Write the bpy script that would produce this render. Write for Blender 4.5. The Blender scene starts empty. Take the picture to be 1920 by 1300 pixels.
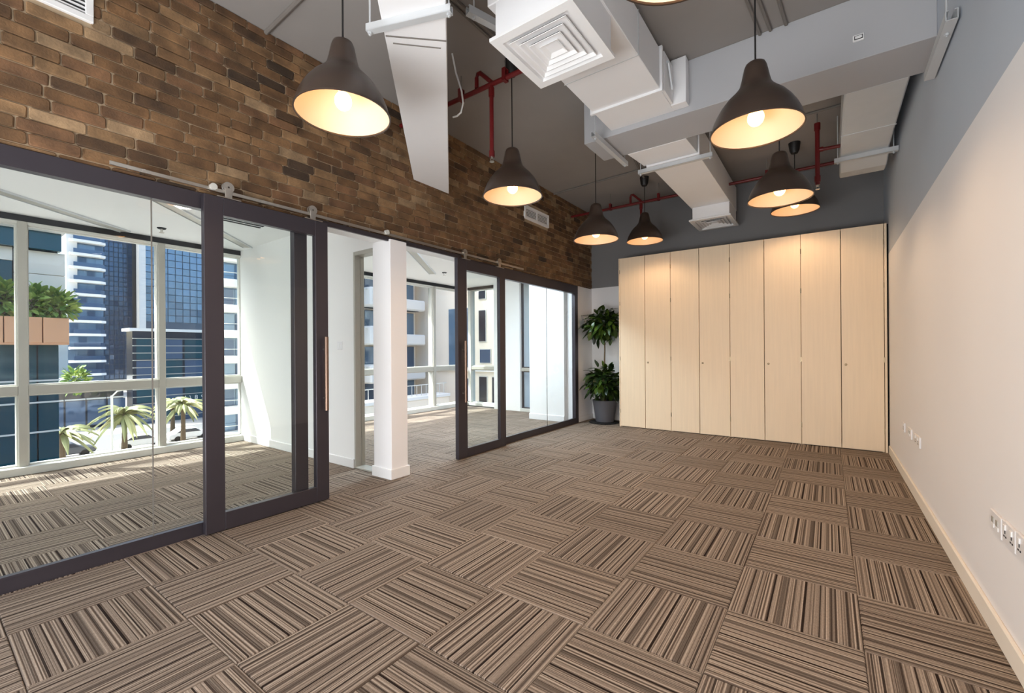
import bpy, bmesh, math, random
from mathutils import Vector, Matrix
R = math.radians
random.seed(7)
scene = bpy.context.scene
col = scene.collection

# ------------------------------------------------------------------ camera
cam_data = bpy.data.cameras.new('camera')
cam = bpy.data.objects.new('camera', cam_data)
col.objects.link(cam)
cam_data.sensor_width = 36.0
cam_data.sensor_fit = 'HORIZONTAL'
cam_data.lens = 822.5 / 1920 * 36.0
cam_data.shift_y = 7.2 / 1920
cam_data.clip_start = 0.05
cam_data.clip_end = 1000
cam.matrix_world = (Matrix.Translation((0, 0, 1.22)) @ Matrix.Rotation(R(35.8), 4, 'Z')
                    @ Matrix.Rotation(R(90), 4, 'X') @ Matrix.Rotation(R(-0.4), 4, 'Z'))
scene.camera = cam

# ------------------------------------------------------------------ sky, sun, large lights, exposure
world = bpy.data.worlds.new('sky_world')
scene.world = world
world.use_nodes = True
wn = world.node_tree.nodes
bg = wn['Background']
sky = wn.new('ShaderNodeTexSky')
sky.sky_type = 'NISHITA'
sky.sun_disc = False
sky.sun_elevation = R(54)
sky.sun_rotation = R(-132)
sky.dust_density = 6.0
sky.ozone_density = 0.6
world.node_tree.links.new(sky.outputs[0], bg.inputs[0])
bg.inputs[1].default_value = 0.62

def add_sun():
    d = bpy.data.lights.new('sun', 'SUN')
    d.energy = 11.0
    d.angle = R(0.5)
    d.color = (1.0, 0.95, 0.88)
    o = bpy.data.objects.new('sun', d)
    col.objects.link(o)
    o.rotation_euler = Vector((1.1, 1.0, -2.03)).to_track_quat('-Z', 'Y').to_euler()
    o.location = (-20, -18, 40)
add_sun()

def area(name, loc, direction, sx, sy, power, color):
    d = bpy.data.lights.new(name, 'AREA')
    d.shape = 'RECTANGLE'; d.size = sx; d.size_y = sy
    d.energy = power; d.color = color
    o = bpy.data.objects.new(name, d)
    col.objects.link(o)
    o.location = loc
    o.rotation_euler = Vector(direction).to_track_quat('-Z', 'Y').to_euler()
    return o
# daylight entering by the window wall behind the camera, plus an added unseen uplight for the duct undersides
area('rear_window_daylight', (-1.45, -3.05, 1.35), (0, 1, 0), 3.6, 2.4, 55, (0.93, 0.97, 1.0))
area('rear_fill_uplight', (-1.3, -1.35, 0.2), (0.05, 0.42, 0.9), 3.4, 2.0, 255, (0.97, 0.985, 1.0))
# added fill lights without fixtures, brightening the offices from behind the brick wall
area('far_office_fill', (-4.15, 4.9, 2.60), (-0.15, 0, -1), 2.0, 0.6, 140, (0.74, 0.88, 1.0))
area('near_office_fill', (-4.15, 0.6, 2.60), (-0.15, 0, -1), 1.6, 0.6, 9, (0.74, 0.88, 1.0))

scene.view_settings.view_transform = 'Standard'
scene.view_settings.look = 'None'
scene.view_settings.gamma = 1.0
scene.view_settings.use_curve_mapping = False
scene.view_settings.exposure = 0.0
cy = scene.cycles
cy.use_denoising = True
cy.max_bounces = 10
cy.diffuse_bounces = 5
cy.glossy_bounces = 4
cy.transparent_max_bounces = 16
cy.transmission_bounces = 6
cy.sample_clamp_indirect = 6.0
cy.caustics_reflective = False
cy.caustics_refractive = False

# ------------------------------------------------------------------ helpers
def lin(c):
    def f(v):
        v /= 255.0
        return v / 12.92 if v <= 0.04045 else ((v + 0.055) / 1.055) ** 2.4
    return (f(c[0]), f(c[1]), f(c[2]), 1.0)

def mat(name, c, rough=0.6, metal=0.0, noise=0.0, nscale=8.0, bump=0.0, spec=0.5, emit=None, estr=0.0, stretch=None):
    m = bpy.data.materials.new(name)
    m.use_nodes = True
    nt = m.node_tree
    b = nt.nodes['Principled BSDF']
    b.inputs['Base Color'].default_value = lin(c)
    b.inputs['Roughness'].default_value = rough
    b.inputs['Metallic'].default_value = metal
    b.inputs['Specular IOR Level'].default_value = spec
    if noise or bump:
        tc = nt.nodes.new('ShaderNodeTexCoord')
        src = tc.outputs['Object']
        if stretch:
            mp = nt.nodes.new('ShaderNodeMapping')
            mp.inputs['Scale'].default_value = stretch
            nt.links.new(src, mp.inputs['Vector']); src = mp.outputs[0]
        n = nt.nodes.new('ShaderNodeTexNoise')
        n.inputs['Scale'].default_value = nscale
        n.inputs['Detail'].default_value = 5
        nt.links.new(src, n.inputs['Vector'])
        if noise:
            mx = nt.nodes.new('ShaderNodeMix'); mx.data_type = 'RGBA'
            k = lin(c)
            mx.inputs['A'].default_value = tuple(v * (1 - noise) for v in k[:3]) + (1,)
            mx.inputs['B'].default_value = tuple(min(1, v * (1 + noise)) for v in k[:3]) + (1,)
            nt.links.new(n.outputs[0], mx.inputs['Factor'])
            nt.links.new(mx.outputs['Result'], b.inputs['Base Color'])
        if bump:
            bp = nt.nodes.new('ShaderNodeBump')
            bp.inputs['Strength'].default_value = bump
            bp.inputs['Distance'].default_value = 0.01
            nt.links.new(n.outputs[0], bp.inputs['Height'])
            nt.links.new(bp.outputs[0], b.inputs['Normal'])
    if emit:
        b.inputs['Emission Color'].default_value = lin(emit)
        b.inputs['Emission Strength'].default_value = estr
    return m

def glass(name, tint, refl=1.0, rough=0.0, body=None, bodyfac=0.0):
    """window pane: mostly transparent, Fresnel reflection, optional tinted body"""
    m = bpy.data.materials.new(name)
    m.use_nodes = True
    nt = m.node_tree
    nt.nodes.remove(nt.nodes['Principled BSDF'])
    out = nt.nodes['Material Output']
    tr = nt.nodes.new('ShaderNodeBsdfTransparent'); tr.inputs[0].default_value = tint
    gl = nt.nodes.new('ShaderNodeBsdfGlossy'); gl.inputs['Roughness'].default_value = rough
    fr = nt.nodes.new('ShaderNodeFresnel'); fr.inputs['IOR'].default_value = 1.45
    mu = nt.nodes.new('ShaderNodeMath'); mu.operation = 'MULTIPLY'; mu.inputs[1].default_value = refl; mu.use_clamp = True
    nt.links.new(fr.outputs[0], mu.inputs[0])
    mx = nt.nodes.new('ShaderNodeMixShader')
    ge = nt.nodes.new('ShaderNodeNewGeometry')           # a ray leaving through the back face is not reflected a second time
    sb = nt.nodes.new('ShaderNodeMath'); sb.operation = 'SUBTRACT'; sb.inputs[0].default_value = 1.0
    nt.links.new(ge.outputs['Backfacing'], sb.inputs[1])
    m2 = nt.nodes.new('ShaderNodeMath'); m2.operation = 'MULTIPLY'
    nt.links.new(mu.outputs[0], m2.inputs[0]); nt.links.new(sb.outputs[0], m2.inputs[1])
    nt.links.new(m2.outputs[0], mx.inputs[0])
    nt.links.new(tr.outputs[0], mx.inputs[1]); nt.links.new(gl.outputs[0], mx.inputs[2])
    last = mx
    nt.links.new(last.outputs[0], out.inputs[0])
    return m

class MB:
    def __init__(self):
        self.v = []; self.f = []; self.m = []
    def face(self, idx, m=0):
        self.f.append(tuple(idx)); self.m.append(m)
    def box(self, x0, x1, y0, y1, z0, z1, m=0):
        x0, x1 = min(x0, x1), max(x0, x1); y0, y1 = min(y0, y1), max(y0, y1); z0, z1 = min(z0, z1), max(z0, z1)
        b = len(self.v)
        self.v += [(x0, y0, z0), (x1, y0, z0), (x1, y1, z0), (x0, y1, z0), (x0, y0, z1), (x1, y0, z1), (x1, y1, z1), (x0, y1, z1)]
        for q in ((3, 2, 1, 0), (4, 5, 6, 7), (0, 1, 5, 4), (1, 2, 6, 5), (2, 3, 7, 6), (3, 0, 4, 7)):
            self.face([b + i for i in q], m)
        return self
    def bar(self, p0, p1, w, h, m=0):
        p0, p1 = Vector(p0), Vector(p1)
        d = (p1 - p0).normalized()
        up = Vector((0, 0, 1)) if abs(d.z) < 0.95 else Vector((0, 1, 0))
        s = d.cross(up).normalized(); u = s.cross(d)
        b = len(self.v)
        for p in (p0, p1):
            for a, c in ((-1, -1), (1, -1), (1, 1), (-1, 1)):
                self.v.append(tuple(p + s * a * w / 2 + u * c * h / 2))
        for q in ((0, 1, 2, 3), (7, 6, 5, 4), (0, 4, 5, 1), (1, 5, 6, 2), (2, 6, 7, 3), (3, 7, 4, 0)):
            self.face([b + i for i in q], m)
        return self
    def tube(self, pts, r, seg=8, m=0, caps=True):
        pts = [Vector(p) for p in pts]
        rings = []
        for i, p in enumerate(pts):
            d = (pts[min(i + 1, len(pts) - 1)] - pts[max(i - 1, 0)]).normalized()
            up = Vector((0, 0, 1)) if abs(d.z) < 0.9 else Vector((0, 1, 0))
            s = d.cross(up).normalized(); u = s.cross(d)
            rr = r[i] if isinstance(r, (list, tuple)) else r
            b = len(self.v)
            for k in range(seg):
                a = 2 * math.pi * k / seg
                self.v.append(tuple(p + s * math.cos(a) * rr + u * math.sin(a) * rr))
            rings.append(b)
        for a, b in zip(rings, rings[1:]):
            for k in range(seg):
                self.face((a + k, a + (k + 1) % seg, b + (k + 1) % seg, b + k), m)
        if caps:
            self.face([rings[0] + k for k in reversed(range(seg))], m)
            self.face([rings[-1] + k for k in range(seg)], m)
        return self
    def lathe(self, prof, c=(0, 0, 0), seg=32, m=0):
        rings = []
        for r, z in prof:
            b = len(self.v)
            for k in range(seg):
                a = 2 * math.pi * k / seg
                self.v.append((c[0] + r * math.cos(a), c[1] + r * math.sin(a), c[2] + z))
            rings.append(b)
        for a, b in zip(rings, rings[1:]):
            for k in range(seg):
                self.face((a + k, a + (k + 1) % seg, b + (k + 1) % seg, b + k), m)
        return self
    def prism(self, poly, axis, t0, t1, m=0):
        """poly in the two other axes (in x,y,z order), extruded along axis"""
        def mk(p, t):
            return {'x': (t, p[0], p[1]), 'y': (p[0], t, p[1]), 'z': (p[0], p[1], t)}[axis]
        b = len(self.v); n = len(poly)
        self.v += [mk(p, t0) for p in poly] + [mk(p, t1) for p in poly]
        self.face([b + i for i in range(n)], m); self.face([b + n + i for i in reversed(range(n))], m)
        for i in range(n):
            j = (i + 1) % n
            self.face((b + j, b + i, b + n + i, b + n + j), m)
        return self
    def sphere(self, c, r, seg=12, rings=8, m=0, sz=1.0):
        prof = [(max(1e-4, r * math.sin(math.pi * i / rings)), -r * sz * math.cos(math.pi * i / rings)) for i in range(rings + 1)]
        return self.lathe(prof, c, seg, m)
    def build(self, name, mats, parent=None, bevel=0.0, smooth=False, fix=True):
        off = Vector(OFF.get(parent.name, (0, 0, 0))) if parent else Vector((0, 0, 0))
        me = bpy.data.meshes.new(name)
        me.from_pydata([tuple(Vector(v) - off) for v in self.v], [], self.f)
        if not isinstance(mats, (list, tuple)): mats = [mats]
        for mm in mats: me.materials.append(mm)
        me.polygons.foreach_set('material_index', self.m)
        if fix:
            bm = bmesh.new(); bm.from_mesh(me)
            bmesh.ops.recalc_face_normals(bm, faces=bm.faces)
            bm.to_mesh(me); bm.free()
        if smooth:
            me.polygons.foreach_set('use_smooth', [True] * len(me.polygons))
            me.set_sharp_from_angle(angle=R(38))
        o = bpy.data.objects.new(name, me)
        col.objects.link(o)
        if parent:
            o.parent = parent
            OFF[o.name] = tuple(off)
        if bevel:
            bv = o.modifiers.new('bevel', 'BEVEL')
            bv.width = bevel; bv.segments = 1; bv.limit_method = 'ANGLE'
        return o
OFF = {}

def tag(o, label=None, cat=None, group=None, kind=None):
    if label: o['label'] = label
    if cat: o['category'] = cat
    if group: o['group'] = group
    if kind: o['kind'] = kind
    return o
def thing(name, loc, label, cat, group=None, kind=None):
    o = bpy.data.objects.new(name, None)
    o.empty_display_size = 0.1
    col.objects.link(o); o.location = loc
    OFF[o.name] = tuple(loc)
    return tag(o, label, cat, group, kind)
def copy_tree(o, parent=None):
    c = o.copy(); col.objects.link(c)
    if parent: c.parent = parent
    OFF[c.name] = OFF.get(o.name, (0, 0, 0))
    for ch in list(o.children): copy_tree(ch, c)
    return c
def box(name, m, *b, parent=None, bevel=0.0):
    return MB().box(*b).build(name, m, parent, bevel)

# ------------------------------------------------------------------ materials
M = {}
M['white'] = mat('white_paint', (242, 241, 242), 0.7, noise=0.02, nscale=1.5)
M['office_white'] = mat('office_white_paint', (240, 240, 239), 0.7, noise=0.015, nscale=1.5)
M['wall_grey'] = mat('grey_paint', (188, 197, 208), 0.75, noise=0.03, nscale=2)
M['wall_dark'] = mat('dark_grey_paint', (128, 127, 128), 0.75, noise=0.06, nscale=2)
M['ceiling'] = mat('painted_concrete', (147, 142, 138), 0.85, noise=0.08, nscale=2.5, bump=0.15)
M['beam'] = mat('beam_paint', (180, 181, 184), 0.75, noise=0.04, nscale=2)
M['duct'] = mat('white_duct_paint', (240, 240, 241), 0.6, noise=0.03, nscale=3, bump=0.05)
M['ductgrey'] = mat('grey_duct_wrap', (205, 208, 209), 0.6, noise=0.05, nscale=6, bump=0.2)
M['trim_white'] = mat('white_metal', (238, 238, 238), 0.45, noise=0.015)
M['baseboard'] = mat('baseboard_paint', (246, 238, 224), 0.5, noise=0.02)
M['dark_frame'] = mat('dark_bronze_metal', (64, 59, 65), 0.38, metal=0.35, noise=0.06, nscale=5)
M['steel'] = mat('brushed_steel', (205, 200, 192), 0.3, metal=1.0, noise=0.05, nscale=30)
M['handle'] = mat('warm_tinted_steel', (128, 106, 92), 0.35, metal=0.9, noise=0.05, nscale=20)  # steel tinted brown to carry the warm reflections on the handles
M['chan'] = mat('galvanised_channel', (205, 208, 210), 0.45, metal=0.3, noise=0.04)
M['alu'] = mat('aluminium_mullion', (178, 175, 166), 0.45, metal=0.25, noise=0.04)
M['alu_light'] = mat('pale_aluminium', (208, 207, 200), 0.5, noise=0.03)
M['black'] = mat('black_plastic', (22, 20, 20), 0.5, noise=0.1)
M['gap'] = mat('black_gap', (10, 9, 9), 0.9, noise=0.1)
M['red'] = mat('red_pipe_paint', (100, 15, 17), 0.4, noise=0.12, nscale=6)
M['conduit'] = mat('conduit_paint', (120, 114, 108), 0.7, noise=0.06)
M['pot'] = mat('grey_planter', (84, 84, 90), 0.55, noise=0.05)
M['soil'] = mat('soil', (42, 32, 26), 0.95, noise=0.3, nscale=40, bump=0.5)
M['trunk'] = mat('plant_stem', (92, 76, 55), 0.8, noise=0.15, nscale=20)
M['pane'] = glass('clear_glass', (0.97, 0.985, 0.98, 1), 1.0)
M['wpane'] = glass('window_glass', (0.9, 0.95, 0.97, 1), 0.6)
M['socket'] = mat('socket_plastic', (236, 236, 238), 0.35, noise=0.01)
M['dgrey'] = mat('dark_slot', (40, 40, 42), 0.8, noise=0.1)
M['lock'] = mat('lock_metal', (170, 150, 120), 0.3, metal=1.0, noise=0.05)

# light wood veneer, grain along z
def wood():
    m = mat('pale_wood_veneer', (243, 222, 192), 0.45, noise=0.07, nscale=1.6, stretch=(30, 30, 1.2))
    return m
M['wood'] = wood()

# shade: dark lacquer outside, cream inside
M['shade_out'] = mat('brown_lacquer', (60, 47, 39), 0.33, noise=0.06, spec=0.5)
M['shade_in'] = mat('cream_enamel', (246, 228, 200), 0.5, noise=0.01)
M['bulb'] = mat('bulb', (255, 240, 220), 0.3, emit=(255, 180, 104), estr=10.5)
M['downlight'] = mat('downlight_lens', (255, 255, 255), 0.3, emit=(255, 244, 228), estr=12)

# bricks: colour from the object, soot and grain from noise
def brick_mat(use_attr):
    m = bpy.data.materials.new('brick_stuff' if use_attr else 'brick_face')
    m.use_nodes = True
    nt = m.node_tree; b = nt.nodes['Principled BSDF']
    b.inputs['Roughness'].default_value = 0.75
    if use_attr:
        s = nt.nodes.new('ShaderNodeAttribute'); s.attribute_name = 'tone'; src = s.outputs['Color']
    else:
        s = nt.nodes.new('ShaderNodeObjectInfo'); src = s.outputs['Color']
    geo = nt.nodes.new('ShaderNodeNewGeometry')
    n1 = nt.nodes.new('ShaderNodeTexNoise'); n1.inputs['Scale'].default_value = 9; n1.inputs['Detail'].default_value = 4
    n2 = nt.nodes.new('ShaderNodeTexNoise'); n2.inputs['Scale'].default_value = 90; n2.inputs['Detail'].default_value = 3
    nt.links.new(geo.outputs['Position'], n1.inputs['Vector']); nt.links.new(geo.outputs['Position'], n2.inputs['Vector'])
    r1 = nt.nodes.new('ShaderNodeMapRange'); r1.inputs[1].default_value = 0.3; r1.inputs[2].default_value = 0.7
    r1.inputs[3].default_value = 0.55; r1.inputs[4].default_value = 1.35
    nt.links.new(n1.outputs[0], r1.inputs[0])
    r2 = nt.nodes.new('ShaderNodeMapRange'); r2.inputs[1].default_value = 0.3; r2.inputs[2].default_value = 0.7
    r2.inputs[3].default_value = 0.88; r2.inputs[4].default_value = 1.12
    nt.links.new(n2.outputs[0], r2.inputs[0])
    mu = nt.nodes.new('ShaderNodeMath'); mu.operation = 'MULTIPLY'
    nt.links.new(r1.outputs[0], mu.inputs[0]); nt.links.new(r2.outputs[0], mu.inputs[1])
    vm = nt.nodes.new('ShaderNodeVectorMath'); vm.operation = 'SCALE'
    nt.links.new(src, vm.inputs[0]); nt.links.new(mu.outputs[0], vm.inputs['Scale'])
    nt.links.new(vm.outputs[0], b.inputs['Base Color'])
    bp = nt.nodes.new('ShaderNodeBump'); bp.inputs['Strength'].default_value = 0.4; bp.inputs['Distance'].default_value = 0.004
    nt.links.new(n2.outputs[0], bp.inputs['Height']); nt.links.new(bp.outputs[0], b.inputs['Normal'])
    return m
M['brick'] = brick_mat(False)
M['brick_s'] = brick_mat(True)
M['mortar'] = mat('mortar', (168, 148, 122), 0.95, noise=0.18, nscale=14, bump=0.3)

# striped carpet tile: stripes run along local y
def carpet_mat():
    m = bpy.data.materials.new('striped_carpet')
    m.use_nodes = True
    nt = m.node_tree; b = nt.nodes['Principled BSDF']
    b.inputs['Roughness'].default_value = 1.0
    b.inputs['Specular IOR Level'].default_value = 0.15
    tc = nt.nodes.new('ShaderNodeTexCoord')
    sp = nt.nodes.new('ShaderNodeSeparateXYZ'); nt.links.new(tc.outputs['Object'], sp.inputs[0])
    t = nt.nodes.new('ShaderNodeMath'); t.operation = 'MULTIPLY_ADD'
    t.inputs[1].default_value = 2.0; t.inputs[2].default_value = 0.5
    nt.links.new(sp.outputs['X'], t.inputs[0])
    oi = nt.nodes.new('ShaderNodeObjectInfo')
    # dark lines and bands
    ramp = nt.nodes.new('ShaderNodeValToRGB'); cr = ramp.color_ramp; cr.interpolation = 'CONSTANT'
    bands = [(0.03, 0.045, .7), (0.085, 0.1, .9), (0.17, 0.225, .55), (0.29, 0.302, .9), (0.345, 0.355, .6), (0.41, 0.426, 1.0),
             (0.50, 0.512, .75), (0.565, 0.62, .6), (0.675, 0.69, 1.0), (0.745, 0.757, .7), (0.80, 0.812, .8), (0.865, 0.88, .95), (0.94, 0.95, .6)]
    els = [(0.0, 0.0)]
    for a, c, k in bands: els += [(a, k), (c, 0.0)]
    cr.elements[0].position = 0.0; cr.elements[0].color = (0, 0, 0, 1)
    cr.elements.remove(cr.elements[1])
    for p, k in els[1:]:
        e = cr.elements.new(p); e.color = (k, k, k, 1)
    nt.links.new(t.outputs[0], ramp.inputs[0])
    # fine yarn lines
    w = nt.nodes.new('ShaderNodeMath'); w.operation = 'MULTIPLY_ADD'; w.inputs[1].default_value = 62.0
    rs = nt.nodes.new('ShaderNodeMath'); rs.operation = 'MULTIPLY'; rs.inputs[1].default_value = 300.0
    nt.links.new(oi.outputs['Random'], rs.inputs[0])
    nt.links.new(t.outputs[0], w.inputs[0]); nt.links.new(rs.outputs[0], w.inputs[2])
    n = nt.nodes.new('ShaderNodeTexNoise'); n.noise_dimensions = '1D'; n.inputs['Scale'].default_value = 1.0; n.inputs['Detail'].default_value = 2
    nt.links.new(w.outputs[0], n.inputs['W'])
    rr = nt.nodes.new('ShaderNodeMapRange'); rr.inputs[1].default_value = 0.36; rr.inputs[2].default_value = 0.64
    nt.links.new(n.outputs[0], rr.inputs[0])
    mx = nt.nodes.new('ShaderNodeMix'); mx.data_type = 'RGBA'
    mx.inputs['A'].default_value = lin((93, 80, 70)); mx.inputs['B'].default_value = lin((177, 162, 147))
    nt.links.new(rr.outputs[0], mx.inputs['Factor'])
    mx2 = nt.nodes.new('ShaderNodeMix'); mx2.data_type = 'RGBA'
    mx2.inputs['B'].default_value = lin((42, 32, 27))
    nt.links.new(mx.outputs['Result'], mx2.inputs['A']); nt.links.new(ramp.outputs[0], mx2.inputs['Factor'])
    # loop pile grain
    g = nt.nodes.new('ShaderNodeTexNoise'); g.inputs['Scale'].default_value = 60; g.inputs['Detail'].default_value = 3
    mp = nt.nodes.new('ShaderNodeMapping'); mp.inputs['Scale'].default_value = (6, 1, 1)
    nt.links.new(tc.outputs['Object'], mp.inputs['Vector']); nt.links.new(mp.outputs[0], g.inputs['Vector'])
    gr = nt.nodes.new('ShaderNodeMapRange'); gr.inputs[1].default_value = 0.3; gr.inputs[2].default_value = 0.7
    gr.inputs[3].default_value = 0.82; gr.inputs[4].default_value = 1.16
    nt.links.new(g.outputs[0], gr.inputs[0])
    ton = nt.nodes.new('ShaderNodeMath'); ton.operation = 'MULTIPLY_ADD'; ton.inputs[1].default_value = 0.16; ton.inputs[2].default_value = 0.92
    nt.links.new(oi.outputs['Random'], ton.inputs[0])
    mm = nt.nodes.new('ShaderNodeMath'); mm.operation = 'MULTIPLY'
    nt.links.new(gr.outputs[0], mm.inputs[0]); nt.links.new(ton.outputs[0], mm.inputs[1])
    vm = nt.nodes.new('ShaderNodeVectorMath'); vm.operation = 'SCALE'
    nt.links.new(mx2.outputs['Result'], vm.inputs[0]); nt.links.new(mm.outputs[0], vm.inputs['Scale'])
    nt.links.new(vm.outputs[0], b.inputs['Base Color'])
    inv = nt.nodes.new('ShaderNodeMath'); inv.operation = 'SUBTRACT'
    nt.links.new(rr.outputs[0], inv.inputs[0]); nt.links.new(ramp.outputs[0], inv.inputs[1])
    bp = nt.nodes.new('ShaderNodeBump'); bp.inputs['Strength'].default_value = 0.35; bp.inputs['Distance'].default_value = 0.003
    nt.links.new(inv.outputs[0], bp.inputs['Height']); nt.links.new(bp.outputs[0], b.inputs['Normal'])
    return m
M['carpet'] = carpet_mat()
def leaf_mat(name, c1, c2, rough=0.35):
    m = mat(name, c1, rough)
    nt = m.node_tree; b = nt.nodes['Principled BSDF']
    oi = nt.nodes.new('ShaderNodeObjectInfo')
    geo = nt.nodes.new('ShaderNodeNewGeometry')
    ad = nt.nodes.new('ShaderNodeMath'); ad.operation = 'ADD'
    nt.links.new(oi.outputs['Random'], ad.inputs[0]); nt.links.new(geo.outputs['Random Per Island'], ad.inputs[1])
    fr = nt.nodes.new('ShaderNodeMath'); fr.operation = 'FRACT'; nt.links.new(ad.outputs[0], fr.inputs[0])
    pw = nt.nodes.new('ShaderNodeMath'); pw.operation = 'POWER'; pw.inputs[1].default_value = 2.0
    nt.links.new(fr.outputs[0], pw.inputs[0])
    mx = nt.nodes.new('ShaderNodeMix'); mx.data_type = 'RGBA'
    mx.inputs['A'].default_value = lin(c1); mx.inputs['B'].default_value = lin(c2)
    nt.links.new(pw.outputs[0], mx.inputs['Factor']); nt.links.new(mx.outputs['Result'], b.inputs['Base Color'])
    return m
M['leaf'] = leaf_mat('glossy_leaf', (16, 34, 13), (72, 98, 28))
M['out_leaf'] = leaf_mat('outdoor_leaf', (86, 122, 48), (190, 205, 100), 0.6)
M['palm_leaf'] = leaf_mat('palm_leaf', (120, 126, 78), (196, 192, 134), 0.6)

RX = 0.572      # right wall
BX = -3.42      # mortar plane of the brick wall
BY = 7.18       # back wall
CZ = 3.63       # ceiling
OZ = 2.63       # office ceilings
WX = -6.60      # inner face of the window wall
FY = -3.2       # wall behind the camera

# ------------------------------------------------------------------ shell
fl = thing('floor', (0, 0, 0), 'carpeted floor of striped tiles laid in a quarter-turn grid', 'floor', kind='structure')
box('subfloor', M['dgrey'], -6.9, RX + .2, FY, 8.0, -0.2, -0.007, parent=fl)
tile = MB()
h = 0.2492; e = 0.004
b = 0
tile.v = [(-h, -h, -.007), (h, -h, -.007), (h, h, -.007), (-h, h, -.007), (-h, -h, -e), (h, -h, -e), (h, h, -e), (-h, h, -e),
          (-h + e, -h + e, 0), (h - e, -h + e, 0), (h - e, h - e, 0), (-h + e, h - e, 0)]
for k in range(4):
    j = (k + 1) % 4
    tile.face((k, j, 4 + j, 4 + k)); tile.face((4 + k, 4 + j, 8 + j, 8 + k))
tile.face((8, 9, 10, 11)); tile.face((3, 2, 1, 0))
t0 = tile.build('carpet_tile', M['carpet'], fl)
cam_dir = Vector((-math.sin(R(35.8)), math.cos(R(35.8)), 0))
first = True
cells = []
for a in range(-1, 14):
    for bb in range(-4, 13):
        x = 0.11 - .5 * a - .25; y = 5.256 - .5 * bb - .25
        d = Vector((x, y, 0)).dot(cam_dir)
        s = Vector((x, y, 0)).dot(Vector((cam_dir.y, -cam_dir.x, 0)))
        if y > 7.5 or x < -6.7: continue
        if d > 0.8 and abs(s) < d * 1.25 + .6: cells.append((x, y, a, bb))
for x, y, a, bb in cells:
    o = t0 if first else t0.copy()
    if not first:
        col.objects.link(o)
    first = False
    o.location = (x + random.uniform(-.0006, .0006), y, random.uniform(-.0006, .0006))
    turn = 90 if (a + bb) % 2 == 0 else 0
    o.rotation_euler = (0, 0, R(turn + (180 if random.random() < .5 else 0)))
tag(box('ceiling', M['ceiling'], -3.62, RX + .2, FY, BY + .2, CZ, CZ + .2), 'taupe painted concrete ceiling over the main room', 'ceiling', kind='structure')
tag(box('ceiling', M['office_white'], -6.95, -3.62, -2.2, 8.0, OZ, OZ + .2), 'smooth white ceiling over the glazed offices', 'ceiling', kind='structure')

w = MB().box(RX, RX + .2, FY, BY, 0, 2.31, 0).box(RX, RX + .2, FY, BY, 2.31, CZ, 1)
tag(w.build('wall_right', [M['white'], M['wall_grey']]), 'long right wall, white below and grey paint above', 'wall', kind='structure')
w = MB().box(-3.62, RX + .2, BY, BY + .2, 0, 2.31, 0).box(-3.62, RX + .2, BY, BY + .2, 2.31, CZ, 1)
tag(w.build('wall_back', [M['white'], M['wall_dark']]), 'end wall behind the cupboards, dark grey above white', 'wall', kind='structure')
w = MB().box(-3.62, RX + .2, FY - .2, FY, 2.75, CZ).box(-3.62, -3.3, FY - .2, FY, 0, 2.75).box(.4, RX + .2, FY - .2, FY, 0, 2.75).box(-3.3, .4, FY - .2, FY, -.2, .08)
tag(w.build('wall_front', M['white']), 'white wall behind the viewpoint with a wide window opening', 'wall', kind='structure')
box_bb = MB().box(RX - .016, RX, FY, 6.6, 0, .098)
tag(box_bb.build('baseboard_right', M['baseboard'], bevel=.005), 'cream skirting board along the right wall', 'baseboard', kind='structure')

# white jamb and far corner on the left side
tag(box('trim_1', M['white'], -3.62, BX + .005, 6.612, BY, 0, 2.30), 'white wall strip between the last glass panel and the corner', 'wall', kind='structure')
tag(MB().box(BX + .005, BX + .018, 6.62, BY, 0, .095).build('baseboard_left', M['trim_white'], bevel=.004), 'white skirting on the wall strip beside the potted plant', 'baseboard', kind='structure')
tag(MB().box(BX + .018, -2.69, BY - .014, BY, 0, .095).build('baseboard_back', M['trim_white'], bevel=.004), 'white skirting behind the potted plant', 'baseboard', kind='structure')

# ------------------------------------------------------------------ brick wall over the glazing
bw = thing('wall_left', (BX, 3, 2.29), 'brown brick wall above the glass partitions and sliding doors', 'wall', kind='structure')
MB().box(-3.62, BX, -3.2, BY, 2.292, CZ, 0).build('backing_wall', M['mortar'], bw)
MB().box(-3.62, BX - .004, -3.2, BY, 2.286, 2.292, 0).build('soffit', M['office_white'], bw)
def brick_mesh(L, Hh, T):
    mb = MB()
    def ring(l, hh, x, c):
        pts = [(-l + c, -hh), (l - c, -hh), (l, -hh + c), (l, hh - c), (l - c, hh), (-l + c, hh), (-l, hh - c), (-l, -hh + c)]
        s = len(mb.v)
        for p in pts:
            mb.v.append((x + random.uniform(-.0012, .0012) * (x > 0), p[0] + random.uniform(-.0015, .0015), p[1] + random.uniform(-.0012, .0012)))
        return s
    a = ring(L / 2, Hh / 2, -.004, .006); b_ = ring(L / 2 - .0005, Hh / 2 - .0005, T * .6, .007); c_ = ring(L / 2 - .004, Hh / 2 - .004, T, .008)
    for p, q in ((a, b_), (b_, c_)):
        for k in range(8): mb.face((p + k, p + (k + 1) % 8, q + (k + 1) % 8, q + k))
    mb.face([c_ + k for k in range(8)])
    return mb
CH = 0.0695
tones = [((120, 90, 60), 8), ((107, 78, 50), 8), ((130, 101, 70), 5), ((97, 70, 45), 6), ((146, 120, 90), 2), ((82, 60, 40), 3), ((113, 82, 56), 5), ((66, 50, 36), 1)]
tl = [c for c, n in tones for _ in range(n)]
bricks = []
row = 0
z = 2.318 - CH
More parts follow.
